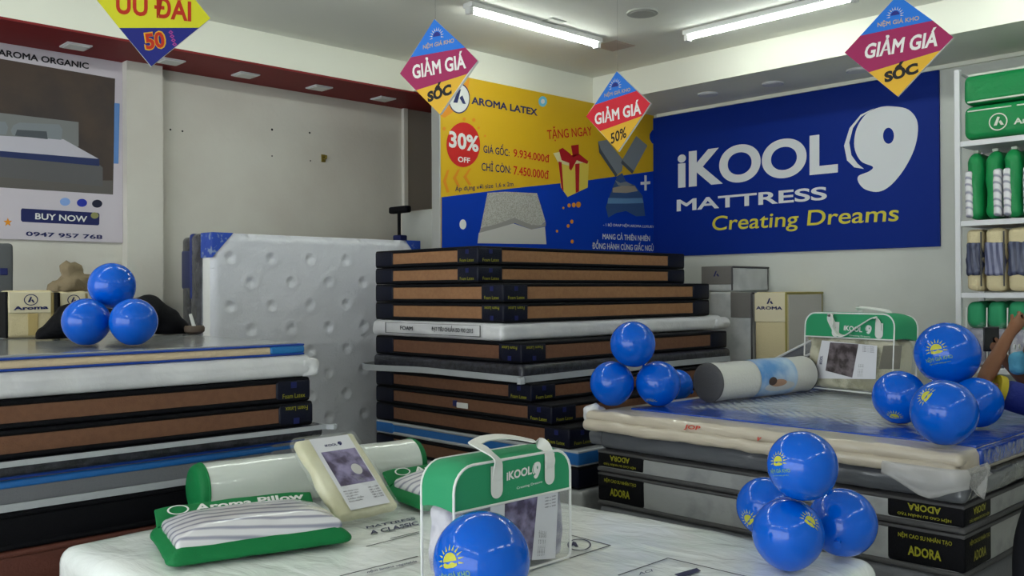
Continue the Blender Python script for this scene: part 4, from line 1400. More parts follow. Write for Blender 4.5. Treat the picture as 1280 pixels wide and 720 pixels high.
# ------------------------------------------------------------------ green and clear bedding bags with handles
def bag(label, O, ex, w, h, d, band, handle, lean=0.0, content=None):
    ez = Vector((0, 0, 1))
    ex = Vector(ex).normalized()
    ey = Vector((0, 0, 1)).cross(ex)
    if lean:
        ez = (Vector((0, 0, 1)) + ey * lean).normalized()
    b = Board(O, ex, ez)
    t = thing('bedding_bag', label, 'bag', M=b.M)
    b.root = t
    rt_, rb_ = 0.07, 0.02
    prof = []
    for (cx, cz, r, a0) in ((w - rb_, rb_, rb_, -90), (w - rt_, h - rt_, rt_, 0), (rt_, h - rt_, rt_, 90), (rb_, rb_, rb_, 180)):
        for i in range(7):
            a = math.radians(a0 + 15 * i)
            prof.append((cx + r * math.cos(a), cz + r * math.sin(a)))
    hb = h - band

    def clip(pts, z, keep_up):
        out = []
        for i in range(len(pts)):
            a, c = pts[i], pts[(i + 1) % len(pts)]
            ina, inc = (a[1] >= z) == keep_up, (c[1] >= z) == keep_up
            if ina:
                out.append(a)
            if ina != inc:
                s = (z - a[1]) / (c[1] - a[1])
                out.append((a[0] + s * (c[0] - a[0]), z))
        return out

    def shell(pts, nm, m, opentop):
        bm = bmesh.new()
        n = len(pts)
        Ls = []
        for k in range(9):
            y = d * k / 8
            bulge = 0.010 * math.sin(PI * k / 8)
            row = []
            for (x, z) in pts:
                cx = x - w / 2
                row.append(bm.verts.new((w / 2 + cx * (1 + bulge * 2), y, z + (bulge if z > h * 0.5 else 0))))
            Ls.append(row)
        for A_, B_ in zip(Ls, Ls[1:]):
            for i in range(n):
                j = (i + 1) % n
                if abs(pts[i][1] - hb) < 1e-6 and abs(pts[j][1] - hb) < 1e-6:
                    continue
                bm.faces.new((A_[i], B_[i], B_[j], A_[j]))
        bm.faces.new(Ls[0])
        bm.faces.new(list(reversed(Ls[-1])))
        bmesh.ops.recalc_face_normals(bm, faces=bm.faces[:])
        return link(nm, bm, m, t, True)
    shell(clip(prof, hb, True), 'fabric_top', M_green2, False)
    shell(clip(prof, hb, False), 'clear_panel', M_clear, True)
    for yy in (0.0, d):
        pts = [(x, yy, z) for x, z in prof]
        link('piping', tube(pts + [pts[0]], 0.0042, 6), M_white, t, True)
    link('piping', tube([(0.0, -0.002, hb), (w, -0.002, hb)], 0.0038, 6), M_white, t, True)
    k = content or 0
    o = link('folded_bedding', soft(w * 0.955, d * 0.90, hb * 0.99, 0.03, 24, 12, 20, 0.010, 10, 5), mat('folded_quilt_%d' % k, ('c8c5cf', 'c6c1a8')[k], 0.5, 0.6, 10, col2=('8d8a9c', '8f8a70')[k], cscale=9, lo=0.45, hi=0.6), t, True)
    o.location = (w / 2, d * 0.52, 0.006)
    return b, t, hb


# front bag
O1 = at(713, 698, z=ZBED + 0.004)
X1 = O1.x
ya = at(567.5, 690, x=X1).y
w1 = O1.y - ya
h1 = at(711.5, 564, x=X1).z - ZBED
d1 = abs(X1 - at(527, 650, y=ya).x)
print('bag1', w1, h1, d1, X1, ya)
b, t, hb = bag('green topped clear bag with white handle standing on the front bed', (X1, ya, ZBED + 0.010), (0, 1, 0), w1, h1, d1, 0.125, 0)
L2 = 0.0028
b.text('iKOOL', (632.5, 601), (664, 592.5), (632.5, 590), M_white, 0.035, L2)
nine_at(b, b.p(664.5, 599.5), b.p(675, 596), b.p(664.5, 579), M_white, L2)
b.text('Creating Dreams', (645, 612.5), (677, 604), (645, 608.5), M_white, 0.006, L2)
M_handle = mat('white_strap', 'd6d6d2', 0.4)
wf, hf = w1, h1
hx0, hx1 = b.p(619.5, 600)[0], b.p(685.5, 585)[0]
pz = b.p(619.5, 600)[1]
pz1 = b.p(685.5, 585)[1]
sv = Vector((1, 0, 0))
pts = spline([(hx0, -0.006, pz), (hx0, -0.008, hf - 0.035), (hx0 - 0.005, -0.012, hf + 0.005), (hx0 - 0.025, 0.02, hf + 0.035), (hx0 - 0.02, 0.07, hf + 0.045)], 7)
pts += spline([(hx0 - 0.02, 0.07, hf + 0.045), (hx0 + 0.04, 0.085, hf + 0.052), (hx0 + 0.11, 0.075, hf + 0.05), (hx1 - 0.04, 0.05, hf + 0.035), (hx1 - 0.005, 0.012, hf + 0.018), (hx1, -0.008, hf - 0.02), (hx1, -0.006, pz1)], 7)[1:]


def strap(root, pts, w_, th, nm='handle'):
    """flat strap whose width turns from across to along as the loop bends over"""
    bm = bmesh.new()
    rings = []
    P_ = [Vector(p) for p in pts]
    n = len(P_)
    for i, p in enumerate(P_):
        tg = (P_[min(i + 1, n - 1)] - P_[max(i - 1, 0)]).normalized()
        base = Vector((1, 0, 0)) if abs(tg.x) < 0.75 else Vector((0, 1, 0.35))
        base2 = Vector((1, 0, 0)) * (1 - abs(tg.x)) + Vector((0, 1, 0.25)) * abs(tg.x) * (1 if tg.x > 0 else -1) * -1
        s = (base2 - tg * base2.dot(tg)).normalized()
        u = tg.cross(s)
        rings.append([bm.verts.new(p + s * a * w_ / 2 + u * c * th / 2) for a, c in ((-1, -1), (1, -1), (1, 1), (-1, 1))])
    for A_, B_ in zip(rings, rings[1:]):
        for k in range(4):
            bm.faces.new((A_[k], A_[(k + 1) % 4], B_[(k + 1) % 4], B_[k]))
    bm.faces.new(list(reversed(rings[0])))
    bm.faces.new(rings[-1])
    bmesh.ops.recalc_face_normals(bm, faces=bm.faces[:])
    return link(nm, bm, M_handle, root, True)


strap(t, pts, 0.036, 0.004)


def patch(board, c, w_, h_, nm='handle_patch', lift=0.006):
    P_ = []
    for (cx, cz, a0) in ((w_ / 2, h_ / 2, 0), (-w_ / 2, h_ / 2, 90)):
        pass
    r = w_ / 2
    for i in range(13):
        a = PI + PI * i / 12
        P_.append((c[0] + r * math.cos(a), c[1] - h_ / 2 + r + r * math.sin(a)))
    P_ += [(c[0] + r, c[1] + h_ / 2), (c[0] - r, c[1] + h_ / 2)]
    o = board.poly(nm, P_, M_handle, lift, False)
    rv = board.disc('rivet', (c[0], c[1] + h_ * 0.12), 0.004, 0.004, M_silver, lift + 0.002, 12, False)
    rv.parent = o
    return o


patch(b, (hx0, pz - 0.005), 0.046, 0.095)
patch(b, (hx1, pz1 - 0.002), 0.042, 0.095)


# inserts behind the clear front
def zb3(x, y):
    return (480 + x / 3.6, 520 + y / 3.6)


b.poly('insert_card', [zb3(*p) for p in ((690, 362), (782, 335), (770, 640), (664, 648))], MATS['card_white'], 0.0015)
b.poly('insert_photo', [zb3(*p) for p in ((543, 388), (697, 355), (690, 500), (665, 640), (540, 640))], M_lav, 0.0013)
b.poly('insert_card', [zb3(*p) for p in ((478, 398), (543, 385), (538, 520), (476, 520))], MATS['card_white'], 0.0012)
for i in range(4):
    b.text('180 x 200', zb3(722, 372 + i * 14), zb3(770, 361 + i * 14), zb3(722, 366 + i * 14), M_ink2, 0.008, 0.0024)
for i in range(5):
    b.text('nệm và gối', zb3(692 + i * 7, 630 - i * 2), zb3(700 + i * 7, 520), zb3(688 + i * 7, 629), M_ink2, 0.008, 0.0024)

# bag on the right stack
a2 = math.radians(-12)
O2 = at(1004, 483, z=ZR + 0.03)
ex2 = Vector((math.cos(a2), math.sin(a2), 0))
Z2 = (O2 - Vector(_c)).dot(Vector(_f))
w2 = 0.60
b, t, hb = bag('green topped clear bag holding beige bedding on right stack', O2, ex2, w2, 0.435, 0.20, 0.138, 1, 0.06, 1)
print('bag2', O2)


def zb7(x, y):
    return (980 + x / 5.144, 370 + y / 5.144)


b.text('iKOOL', (1055, 413), (1078, 415.5), (1055.3, 406.5), M_white, 0.03, L2)
nine_at(b, b.p(1082, 417), b.p(1090, 418), b.p(1082, 406), M_white, L2)
b.text('Creating Dreams', (1062, 420.5), (1088, 422.5), (1062, 418), M_white, 0.004, L2)
b.poly('insert_card', [zb7(*p) for p in ((245, 285), (600, 320), (590, 535), (190, 530), (220, 400))], MATS['card_white'], 0.0014)
b.poly('insert_photo', [zb7(*p) for p in ((298, 298), (480, 310), (440, 525), (268, 480))], mat('grey_bedroom_photo', '6f656a', 0.4, col2='3c3436', cscale=16, coat=0.4, lo=0.42, hi=0.6), 0.0022)
b.poly('insert_photo', [zb7(*p) for p in ((640, 320), (760, 318), (745, 470), (610, 470))], mat('dark_bedding_side', '6a675e', 0.4, 0.3, 30), 0.0014)
b.text('iKOOL', zb7(246, 440), zb7(252, 385), zb7(228, 438), M_navy, 0.03, 0.0026)
for i in range(4):
    b.text('180 x 200', zb7(508, 325 + i * 11), zb7(580, 332 + i * 11), zb7(508, 320 + i * 11), M_ink2, 0.008, 0.0026)
for i in range(4):
    b.text('chăn ga', zb7(478 + i * 9, 520), zb7(486 + i * 9, 440), zb7(474 + i * 9, 520), M_ink2, 0.008, 0.0026)
p1, p2 = b.p(*zb7(335, 215)), b.p(*zb7(615, 225))
patch(b, (p1[0], p1[1]), 0.05, 0.085)
patch(b, (p2[0], p2[1]), 0.05, 0.085)
q1, q2, q3, q4, q5 = [b.p(*zb7(*c)) for c in ((312, 135), (330, 205), (400, 258), (510, 190), (590, 140))]
strap(t, spline([(p1[0], -0.008, p1[1]), (q1[0], -0.02, q1[1] - 0.01), (q1[0] + 0.01, -0.03, q1[1] + 0.01), (q2[0] + 0.01, -0.035, q2[1]), (q3[0], -0.03, q3[1]), (q4[0], -0.03, q4[1]), (q5[0], -0.022, q5[1]), (p2[0] - 0.005, -0.014, p2[1] + 0.055), (p2[0], -0.008, p2[1])], 7), 0.036, 0.005)
h2 = 0.435
strap(t, spline([(p1[0] + 0.06, 0.11, h2 - 0.02), (p1[0] + 0.08, 0.10, h2 + 0.02), (w2 * 0.5, 0.09, h2 + 0.04), (p2[0] - 0.03, 0.10, h2 + 0.02), (p2[0], 0.11, h2 - 0.02)], 8), 0.036, 0.005)


# ------------------------------------------------------------------ shelf rack with bagged bedding
YSH = 6.25
SX0, SX1 = -2.358, -1.56
sh_ = thing('shelf_rack', 'white metal shelf rack full of green bedding packs by the back wall', 'shelf', (0, 0, 0))
ztop = 2.81
for x in (SX0, SX1 - 0.03):
    for y in (YSH, YSH + 0.40):
        link('post', box(x, x + 0.034, y, y + 0.034, 0, ztop if y == YSH else ztop - 0.06, 0.003), M_metal, sh_)
    link('side_brace', tube([(x + 0.017, YSH + 0.03, ztop - 0.012), (x + 0.017, YSH + 0.40, ztop - 0.04)], 0.009, 8), M_metal, sh_)
LV = (2.345, 1.835, 1.375, 0.90, 0.40)
for z in LV:
    link('shelf_board', box(SX0 + 0.034, SX1 - 0.03, YSH + 0.004, YSH + 0.43, z - 0.035, z, 0.003), M_metal, sh_)
M_gpack = mat('green_pack_fabric', '0f8044', 0.5, 0.35, 14, coat=0.15)
M_gtrim = mat('pack_white_trim', 'c9cfc2', 0.5)


def long_pack(label, z, h, logo):
    x0 = SX0 + 0.050
    t = thing('pillow_pack', label, 'bedding', (x0 + 0.34, YSH + 0.19, z), 0, 'long green packs on the top shelf')
    link('green_cover', soft(0.68, 0.36, h, 0.045, 20, 12, 6, 0.005, 6, int(z * 10), 0.0, flat=True), M_gpack, t, True)
    yy = -0.181
    if logo:
        link('trim_strip', box(-0.31, -0.05, -0.186, -0.17, h * 0.82, h * 0.86, 0.003), M_gtrim, t)
        link('trim_strip', box(-0.02, 0.31, -0.186, -0.17, h * 0.82, h * 0.86, 0.003), M_gtrim, t)
        bb = Board((x0 + 0.34, YSH + 0.19 - 0.1885, z), (1, 0, 0))
        bb.root = t
        c = (-0.125, h * 0.42)
        n0 = []
        n0.append(bb.ring('logo_ring', c, 0.055, 0.055, 0.13, M_gtrim, 0.003, 32, False))
        bb.poly('logo_emblem', [(c[0] - 0.026, c[1] - 0.022), (c[0] - 0.008, c[1] - 0.022), (c[0] + 0.010, c[1] + 0.028), (c[0] - 0.004, c[1] + 0.032)], M_gtrim, 0.003, False)
        bb.poly('logo_emblem', [(c[0] + 0.004, c[1] + 0.000), (c[0] + 0.016, c[1] + 0.008), (c[0] + 0.034, c[1] - 0.022), (c[0] + 0.016, c[1] - 0.022)], M_gtrim, 0.003, False)
        bb.text('Aroma', (-0.035, h * 0.28), (0.16, h * 0.28), (-0.035, h * 0.46), M_gtrim, 0.03, 0.003, False)
        for ch in list(t.children):
            if ch.name.split('.')[0] in ('logo_ring', 'logo_emblem', 'lettering'):
                ch.location.y -= 0.188
    else:
        link('trim_strip', box(-0.31, 0.31, -0.186, -0.16, 0.012, 0.024, 0.003), M_gtrim, t)
        link('trim_strip', box(-0.31, 0.31, -0.17, -0.14, h - 0.012, h + 0.002, 0.003), M_gtrim, t)
    return t


long_pack('long green pack with round white logo lying on the top shelf', 2.353, 0.212, True)
long_pack('plain long green pack lying on the one with the round logo', 2.572, 0.195, False)


def slim_pack(label, x, w, side):
    t = thing('pillow_pack', label, 'bedding', (x, YSH + 0.16, 1.842), 0, 'green and white packs standing on the second shelf')
    def sh(v):
        k = v.z / 0.43
        s = 1 - 0.35 * max(0, k - 0.86) / 0.14 - 0.22 * max(0, 0.12 - k) / 0.12
        return Vector((v.x * s + 0.004 * math.sin(k * 9 + x * 30), v.y * (1 - 0.2 * max(0, k - 0.86) / 0.14), v.z))
    link('green_cover', soft(w, 0.29, 0.43, 0.045, 10, 12, 20, 0.006, 9, int(abs(x) * 37), fn=sh), M_gpack, t, True)
    o = link('clear_window', soft(w * 0.5, 0.27, 0.30, 0.02, 8, 10, 14, 0.004, 14, 3), M_stripe, t, True)
    o.location = (side * w * 0.27, -0.020, 0.012)
    o = link('pull_tab', box(-0.018, 0.018, -0.10, -0.05, 0.425, 0.445, 0.006, 2), M_gtrim, t)


for i, (px, sd, lab) in enumerate(((1219, -1, 'green pack with white window standing beside the shelf post, second shelf'), (1243, 1, 'second green pack from the shelf post, white window on its right edge'),
                                   (1267, -1, 'third green pack from the shelf post, white window on its left edge'), (1292, -1, 'fourth green pack from the shelf post, cut by the picture edge'))):
    slim_pack(lab, at(px, 230, y=YSH + 0.05).x, 0.098, sd)
M_quilt = mat('blue_grey_bedding', '7d7f9a', 0.55, 0.6, 12, col2='464a68', cscale=3, wave=16, lo=0.3, hi=0.8, coat=0.3, stretch=(1, 0.15, 0.12))
M_quilt2 = mat('slate_bedding', '4b5068', 0.55, 0.6, 12, col2='2c3048', cscale=3, wave=16, lo=0.3, hi=0.8, coat=0.3, stretch=(1, 0.15, 0.12))
for i, (px, wd, mm, lab) in enumerate(((1219, 0.10, M_quilt2, 'beige and slate bedding bag beside the shelf post, third shelf'), (1245, 0.122, M_quilt, 'beige and pale blue bedding bag second from the shelf post'), (1274, 0.122, M_quilt2, 'beige and slate bedding bag at the picture edge, third shelf'))):
    p = at(px, 330, y=YSH + 0.05)
    t = thing('bedding_bag', lab, 'bedding', (p.x, YSH + 0.19, 1.385), 0, 'beige bedding bags on the third shelf')
    link('bag_body', soft(wd, 0.33, 0.395, 0.035, 10, 12, 16, 0.006, 9, 3 + i), M_beige, t, True)
    o = link('clear_window', soft(wd * 0.96, 0.33, 0.215, 0.02, 12, 12, 10, 0.008, 16, 5 + i), mm, t, True)
    o.location = (0, -0.008, 0.095)
    link('zip_line', tube([(wd * 0.46, -0.168, 0.03), (wd * 0.47, -0.172, 0.2), (wd * 0.46, -0.168, 0.375)], 0.005, 6), M_dgrey, t, True)
for i, (px, lab) in enumerate(((1220, 'green topped clear bag beside the shelf post on the lowest visible shelf'), (1246, 'green topped clear bag behind the phone on the lowest visible shelf'), (1272, 'green topped clear bag behind the raised hand on the lowest visible shelf'))):
    p = at(px, 400, y=YSH + 0.05)
    t = thing('bedding_bag', lab, 'bedding', (p.x, YSH + 0.19, 0.91), 0, 'green topped bags on the lowest visible shelf')
    link('folded_bedding', soft(0.10, 0.30, 0.24, 0.03, 8, 10, 10, 0.006, 10, 7 + i), MATS['folded_quilt_0'], t, True)
    o = link('fabric_top', soft(0.11, 0.33, 0.175, 0.045, 8, 10, 10, 0.006, 9, i), M_green2, t, True)
    o.location = (0, 0, 0.235)
    link('clear_panel', soft(0.108, 0.32, 0.30, 0.03, 6, 8, 8, 0.004, 9, i), M_clear, t, True)
    link('piping', tube([(-0.048, -0.168, 0.01), (-0.05, -0.172, 0.2), (-0.048, -0.168, 0.37)], 0.004, 6), M_white, t, True)

# ------------------------------------------------------------------ folded mattresses against the back wall
def folded(label, px0, pxc, px1, yfront, z0, z1, m_body, labels, edge=M_dgrey, ym=None):
    """block whose front runs from px0 to its near corner pxc and whose side runs back to px1"""
    zm = (z0 + z1) / 2
    py = 361 + (CAMH - zm) * FPX / 7.4
    x0, xc = at(px0, py, y=yfront).x, at(pxc, py, y=yfront).x
    yb = min(at(px1, py, x=xc).y, YB - 0.01)
    W_, D_, H_ = xc - x0, yb - yfront, z1 - z0
    t = thing('folded_mattress', label, 'mattress', (xc - W_ / 2, yfront + D_ / 2, z0))
    link('mattress_body', soft(W_, D_, H_, min(0.018, W_ * 0.2), 10, 12, 10, 0.003, 8, 2), m_body, t, True)
    for (u0, u1, v0, v1, m, nm) in labels:
        link(nm, box(-W_ / 2 + W_ * u0, -W_ / 2 + W_ * u1, -D_ / 2 - 0.004, -D_ / 2 + 0.02, H_ * v0, H_ * v1, 0.003), m, t)
    pts = [(W_ / 2, -D_ / 2, H_ - 0.008), (W_ / 2, D_ / 2, H_ - 0.008)]
    link('piping', tube(pts, 0.008, 8), edge, t, True)
    link('piping', tube([(W_ / 2, -D_ / 2, 0.01), (W_ / 2, -D_ / 2, H_ - 0.01)], 0.007, 8), edge, t, True)
    link('piping', tube([(W_ / 2 - 0.004, D_ / 2 - 0.01, 0.01), (W_ / 2 - 0.004, D_ / 2 - 0.01, H_ - 0.01)], 0.008, 8), edge, t, True)
    return t, W_, D_, H_


M_lgrey = mat('label_grey', '6d6a68', 0.5, 0.1, 80)
M_marb2 = mat('pale_marbled_fabric', 'c2c3c4', 0.5, 0.1, 50, 'a9abae', 5, lo=0.5, hi=0.7)
ta, wa, da, ha = folded('grey labelled white block on top of the folded mattresses at the back wall', 877, 915, 976, 6.22, 1.388, 1.585, M_marb2, ((0.0, 1.0, 0.28, 1.0, M_lgrey, 'label_panel'),))
tb, wb, db, hb_ = folded('white folded mattress with grey label under the grey labelled block', 887, 940, 965, 6.20, 0.0, 1.383, M_marb2, ((0.52, 1.0, 0.86, 1.0, M_lgrey, 'label_panel'),))
tc_, wc, dc, hc = folded('beige folded mattress with yellow trim standing at the back wall', 944, 983, 1043, 6.20, 0.0, 1.383, M_beige, ((0.0, 0.98, 0.84, 0.995, mat('label_cream', 'd0c6aa', 0.5), 'label_panel'),), edge=mat('mustard_trim', '8f8440', 0.5))
for (t, W_, D_, H_, zc, col, nm) in ((ta, wa, da, ha, 0.66, M_navy, None), (tc_, wc, dc, hc, 0.945, M_navy, 'AROMA')):
    bb = Board((0, -D_ / 2 - 0.0045, H_ * zc), (1, 0, 0))
    for pl in ([(-0.026, -0.012), (-0.012, -0.012), (0.006, 0.03), (-0.006, 0.03)], [(0.0, 0.002), (0.012, 0.012), (0.028, -0.012), (0.014, -0.012)]):
        link('logo_emblem', ([(a, bb.O.y - 0.001, bb.O.z + c) for a, c in pl], [(0, 1, 2, 3)]), M_navy, t)
    if nm:
        v, f = text2d('AROMA', (-W_ * 0.45, -0.055), (W_ * 0.40, -0.055), (-W_ * 0.45, -0.03), 0.03, 2)
        link('lettering', ([(a, bb.O.y - 0.001, bb.O.z + c) for a, c in v], f), M_navy, t)
link('side_panel', box(wc / 2 - 0.004, wc / 2 + 0.004, -dc / 2 + 0.035, dc / 2 - 0.02, 0.01, hc - 0.02, 0.003), mat('pale_side_fabric', 'b4b0ac', 0.5, 0.1, 50), tc_)
link('trim_mark', ([(wc / 2 + 0.005, 0.02, 1.06), (wc / 2 + 0.005, 0.10, 1.17), (wc / 2 + 0.005, 0.13, 1.14), (wc / 2 + 0.005, 0.07, 1.06), (wc / 2 + 0.005, 0.13, 0.97), (wc / 2 + 0.005, 0.10, 0.94)], [(0, 5, 4, 3), (0, 3, 2, 1)]), mat('pale_mustard_print', 'a9a267', 0.5), tc_)
g = at(985, 452, y=5.96)
gp = thing('folded_pad', 'grey folded mattress pad leaning behind the grey ended bolster', 'mattress', (g.x, 5.96, 0.0))
e0, e1 = at(952, 462, y=5.96), at(1028, 424, y=5.96)
an = math.atan2(e1.z - e0.z, e1.x - e0.x)
Lp = (e1 - e0).length
for k, (dz, mm) in enumerate(((0, M_mgrey), (-0.085, M_dgrey))):
    Mx = Matrix.Translation(((e0.x + e1.x) / 2 - g.x, 0.0, (e0.z + e1.z) / 2 + dz - 0.04)) @ Matrix.Rotation(-an, 4, 'Y')
    link('pad_layer', box(-Lp / 2 - 0.12, Lp / 2 + 0.2, -0.17, 0.17, -0.04, 0.04, 0.03, 4, Mx), mm, gp, True)
    pz_ = [Mx @ Vector((x, -0.172, 0.03)) for x in (-Lp / 2 - 0.1, Lp / 2 + 0.18)]
    link('piping', tube(pz_, 0.008, 8), M_metal, gp, True)
zb_ = (e0.z + e1.z) / 2 - 0.25
link('pad_base', box(-Lp / 2 - 0.1, Lp / 2 + 0.25, -0.17, 0.17, 0, zb_ - 0.06, 0.03, 3), M_dgrey, gp, True)

# ------------------------------------------------------------------ goods at the back of the left stack
ZL = 1.185


def on_left(name, label, cat, px, py):
    p = at(px, py, z=ZL)
    return thing(name, label, cat, M=Matrix.Translation(p) @ Matrix.Rotation(PI / 2, 4, 'Z')), p


def span(px0, px1, p):
    return (at(px1, 400, x=p.x) - at(px0, 400, x=p.x)).length


def aroma_box(label, px0, px1, ptop, pbot, words, band):
    pc = (px0 + px1) / 2
    t, p = on_left('pillow_box', label, 'box', pc, pbot)
    w_ = span(px0, px1, p)
    h_ = at(pc, ptop, x=p.x).z - ZL
    link('box_body', soft(w_, 0.13, h_, 0.018, 12, 6, 12, 0.004, 9, 2), M_beige, t, True).location.y = 0.066
    link('side_trim', box(w_ / 2 - 0.014, w_ / 2 + 0.002, 0.0, 0.132, 0.01, h_ - 0.01, 0.006), mat('tan_strip', '8f7d50', 0.5), t)
    link('side_trim', box(-w_ / 2 - 0.004, -w_ / 2 + 0.008, 0.002, 0.134, 0.0, h_ - 0.006, 0.005), M_black, t)
    link('label_panel', box(-w_ / 2 + 0.008, w_ / 2 - 0.014, -0.004, 0.012, h_ * 0.52, h_ * 0.97, 0.004), MATS['label_cream'], t)
    c = (0.0, h_ * 0.80)
    vs, fs = [], []
    for i in range(28):
        a = 2 * PI * i / 28
        for k in (1, 0.86):
            vs.append((c[0] + h_ * 0.14 * k * math.cos(a), -0.0052, c[1] + h_ * 0.12 * k * math.sin(a)))
        j = (i + 1) % 28
        fs.append((2 * i, 2 * i + 1, 2 * j + 1, 2 * j))
    link('logo_ring', (vs, fs), M_navy, t)
    s = h_ * 0.16
    for pl in ([(-.42, -.3), (-.12, -.32), (.12, .38), (-.05, .42)], [(.02, -.05), (.22, .08), (.46, -.38), (.25, -.36)]):
        link('logo_emblem', ([(c[0] + a * s, -0.0056, c[1] + b_ * s) for a, b_ in pl], [(0, 1, 2, 3)]), M_navy, t)
    if words:
        v, f = text2d('Aroma', (-w_ * 0.37, h_ * 0.585), (w_ * 0.37, h_ * 0.60), (-w_ * 0.37, h_ * 0.665), 0.04, 3)
        link('lettering', ([(a, -0.0056, b_) for a, b_ in v], f), M_navy, t)
    if band:
        link('front_band', box(-w_ * 0.06, w_ * 0.16, -0.003, 0.012, 0.01, h_ * 0.51, 0.003), mat('tan_window', 'b5a06c', 0.5), t)
    return t, p


aroma_box('cream pillow box with round logo and blue lettering at the back of the left stack', 9, 68, 363, 422, True, True)
aroma_box('cream box with round logo under the tan cloth, left stack', 74, 110, 364, 419, False, False)
t, p = on_left('bedding_box', 'dark grey box standing at the far end of the left stack', 'box', -18, 416)
w_ = span(-55, 17, p)
hh = at(10, 304, x=p.x).z - ZL
link('box_body', soft(w_, 0.2, hh, 0.02, 8, 6, 10, 0.003, 6, 4), mat('slate_box', '55575a', 0.5, 0.1, 60), t, True).location.y = 0.1
link('side_panel', box(w_ / 2 - 0.10, w_ / 2 - 0.004, -0.003, 0.02, 0.01, hh * 0.26, 0.004), M_marb2, t)
link('logo_emblem', box(w_ / 2 - 0.07, w_ / 2 - 0.03, -0.004, 0.01, hh * 0.64, hh * 0.72, 0.003), M_navy, t)


def lump(name, label, cat, px, py, pts, m, amp=0.02, seed=1, fr=9, dz=0.0, nm='cloth_body', base=None):
    """soft bag or cloth: blended balls sitting on the surface"""
    t, p = on_left(name, label, cat, px, py)
    if base:
        t.location.z = base
    mb = bpy.data.metaballs.new('m')
    mb.resolution = 0.02
    mb.threshold = 0.4
    for (x, y, z, r) in pts:
        e = mb.elements.new()
        e.co = (x, y, z)
        e.radius = r
    o = bpy.data.objects.new('m', mb)
    COL.objects.link(o)
    me = bpy.data.meshes.new_from_object(o.evaluated_get(bpy.context.evaluated_depsgraph_get()))
    bpy.data.objects.remove(o)
    bpy.data.metaballs.remove(mb)
    bm = bmesh.new()
    bm.from_mesh(me)
    bpy.data.meshes.remove(me)
    for v in bm.verts:
        n = v.normal if v.normal.length else Vector((0, 0, 1))
        q = v.co * fr + Vector((seed, seed * 2, 0))
        v.co += n * amp * (noise.noise(q) + 0.7 * abs(noise.noise(q * 2.1)))
        v.co.z = max(v.co.z, 0.002 + dz)
    link(nm, bm, m, t, 'all')
    return t, p


M_cloth = mat('tan_cloth', '7d6f58', 0.8, 0.4, 30)
pb2 = at(88, 366, z=ZL)
tq, pq = lump('cloth_sack', 'crumpled tan cloth heaped on the cream boxes of the left stack', 'cloth', 92, 419,
              [(-0.03, 0.07, 0.02, 0.09), (0.03, 0.07, 0.04, 0.10), (0.01, 0.07, 0.11, 0.07), (0.09, 0.07, 0.03, 0.07)], M_cloth, 0.032, 3, 19, base=at(92, 365, x=at(92, 419, z=ZL).x).z)
lump('black_bag', 'black cloth bag lying in front of the cream boxes on the left stack', 'bag', 76, 424,
     [(-0.06, 0.03, 0.02, 0.06), (0.0, 0.03, 0.05, 0.09), (0.05, 0.03, 0.10, 0.10), (0.10, 0.03, 0.06, 0.12)], M_black, 0.012, 5, 9, nm='bag_body')
lump('black_bag', 'round black bag behind the balloons beside the round bowl', 'bag', 200, 419,
     [(-0.16, 0.06, 0.10, 0.13), (-0.04, 0.06, 0.11, 0.14), (0.06, 0.05, 0.06, 0.11), (0.13, 0.04, 0.03, 0.07)], M_black, 0.012, 8, 8, nm='bag_body')
t, p = on_left('bowl', 'small brown bowl with a white stick on the left stack', 'bowl', 243, 418)
bm = bmesh.new()
prof = [(0.0, 0.0), (0.03, 0.0), (0.05, 0.015), (0.052, 0.035), (0.046, 0.045), (0.040, 0.036), (0.0, 0.028)]
rg = [[bm.verts.new((r * math.cos(2 * PI * i / 24), r * math.sin(2 * PI * i / 24), z)) for i in range(24)] for r, z in prof[1:-1]]
for a, c in zip(rg, rg[1:]):
    for i in range(24):
        bm.faces.new((a[i], a[(i + 1) % 24], c[(i + 1) % 24], c[i]))
bm.faces.new(list(reversed(rg[0])))
bm.faces.new(rg[-1])
link('bowl_body', bm, mat('brown_bowl', '574a40', 0.5, 0.2, 60), t, True)
link('stick', tube([(0.0, 0, 0.035), (-0.022, 0, 0.105)], [0.010, 0.008], 10), M_white, t, True)


# ------------------------------------------------------------------ person at the edge of the picture
def skin_mesh(name, verts, edges, radii, m, parent, sub=2, root=0):
    me = bpy.data.meshes.new(name)
    me.from_pydata([tuple(v) for v in verts], edges, [])
    o = bpy.data.objects.new(name, me)
    COL.objects.link(o)
    sk = o.modifiers.new('s', 'SKIN')
    sk.use_smooth_shade = True
    for i, d in enumerate(me.skin_vertices[0].data):
        r = radii[i]
        d.radius = (r, r) if not isinstance(r, tuple) else r
        d.use_root = i == root
    ss = o.modifiers.new('d', 'SUBSURF')
    ss.levels = ss.render_levels = sub
    dg = bpy.context.evaluated_depsgraph_get()
    me2 = bpy.data.meshes.new_from_object(o.evaluated_get(dg))
    bpy.data.objects.remove(o)
    me2.materials.clear()
    me2.materials.append(m)
    me2.polygons.foreach_set('use_smooth', [True] * len(me2.polygons))
    o2 = bpy.data.objects.new(name, me2)
    o2.data.name = name
    COL.objects.link(o2)
    o2.parent = parent
    o2.matrix_parent_inverse = parent.matrix_world.inverted()
    return o2


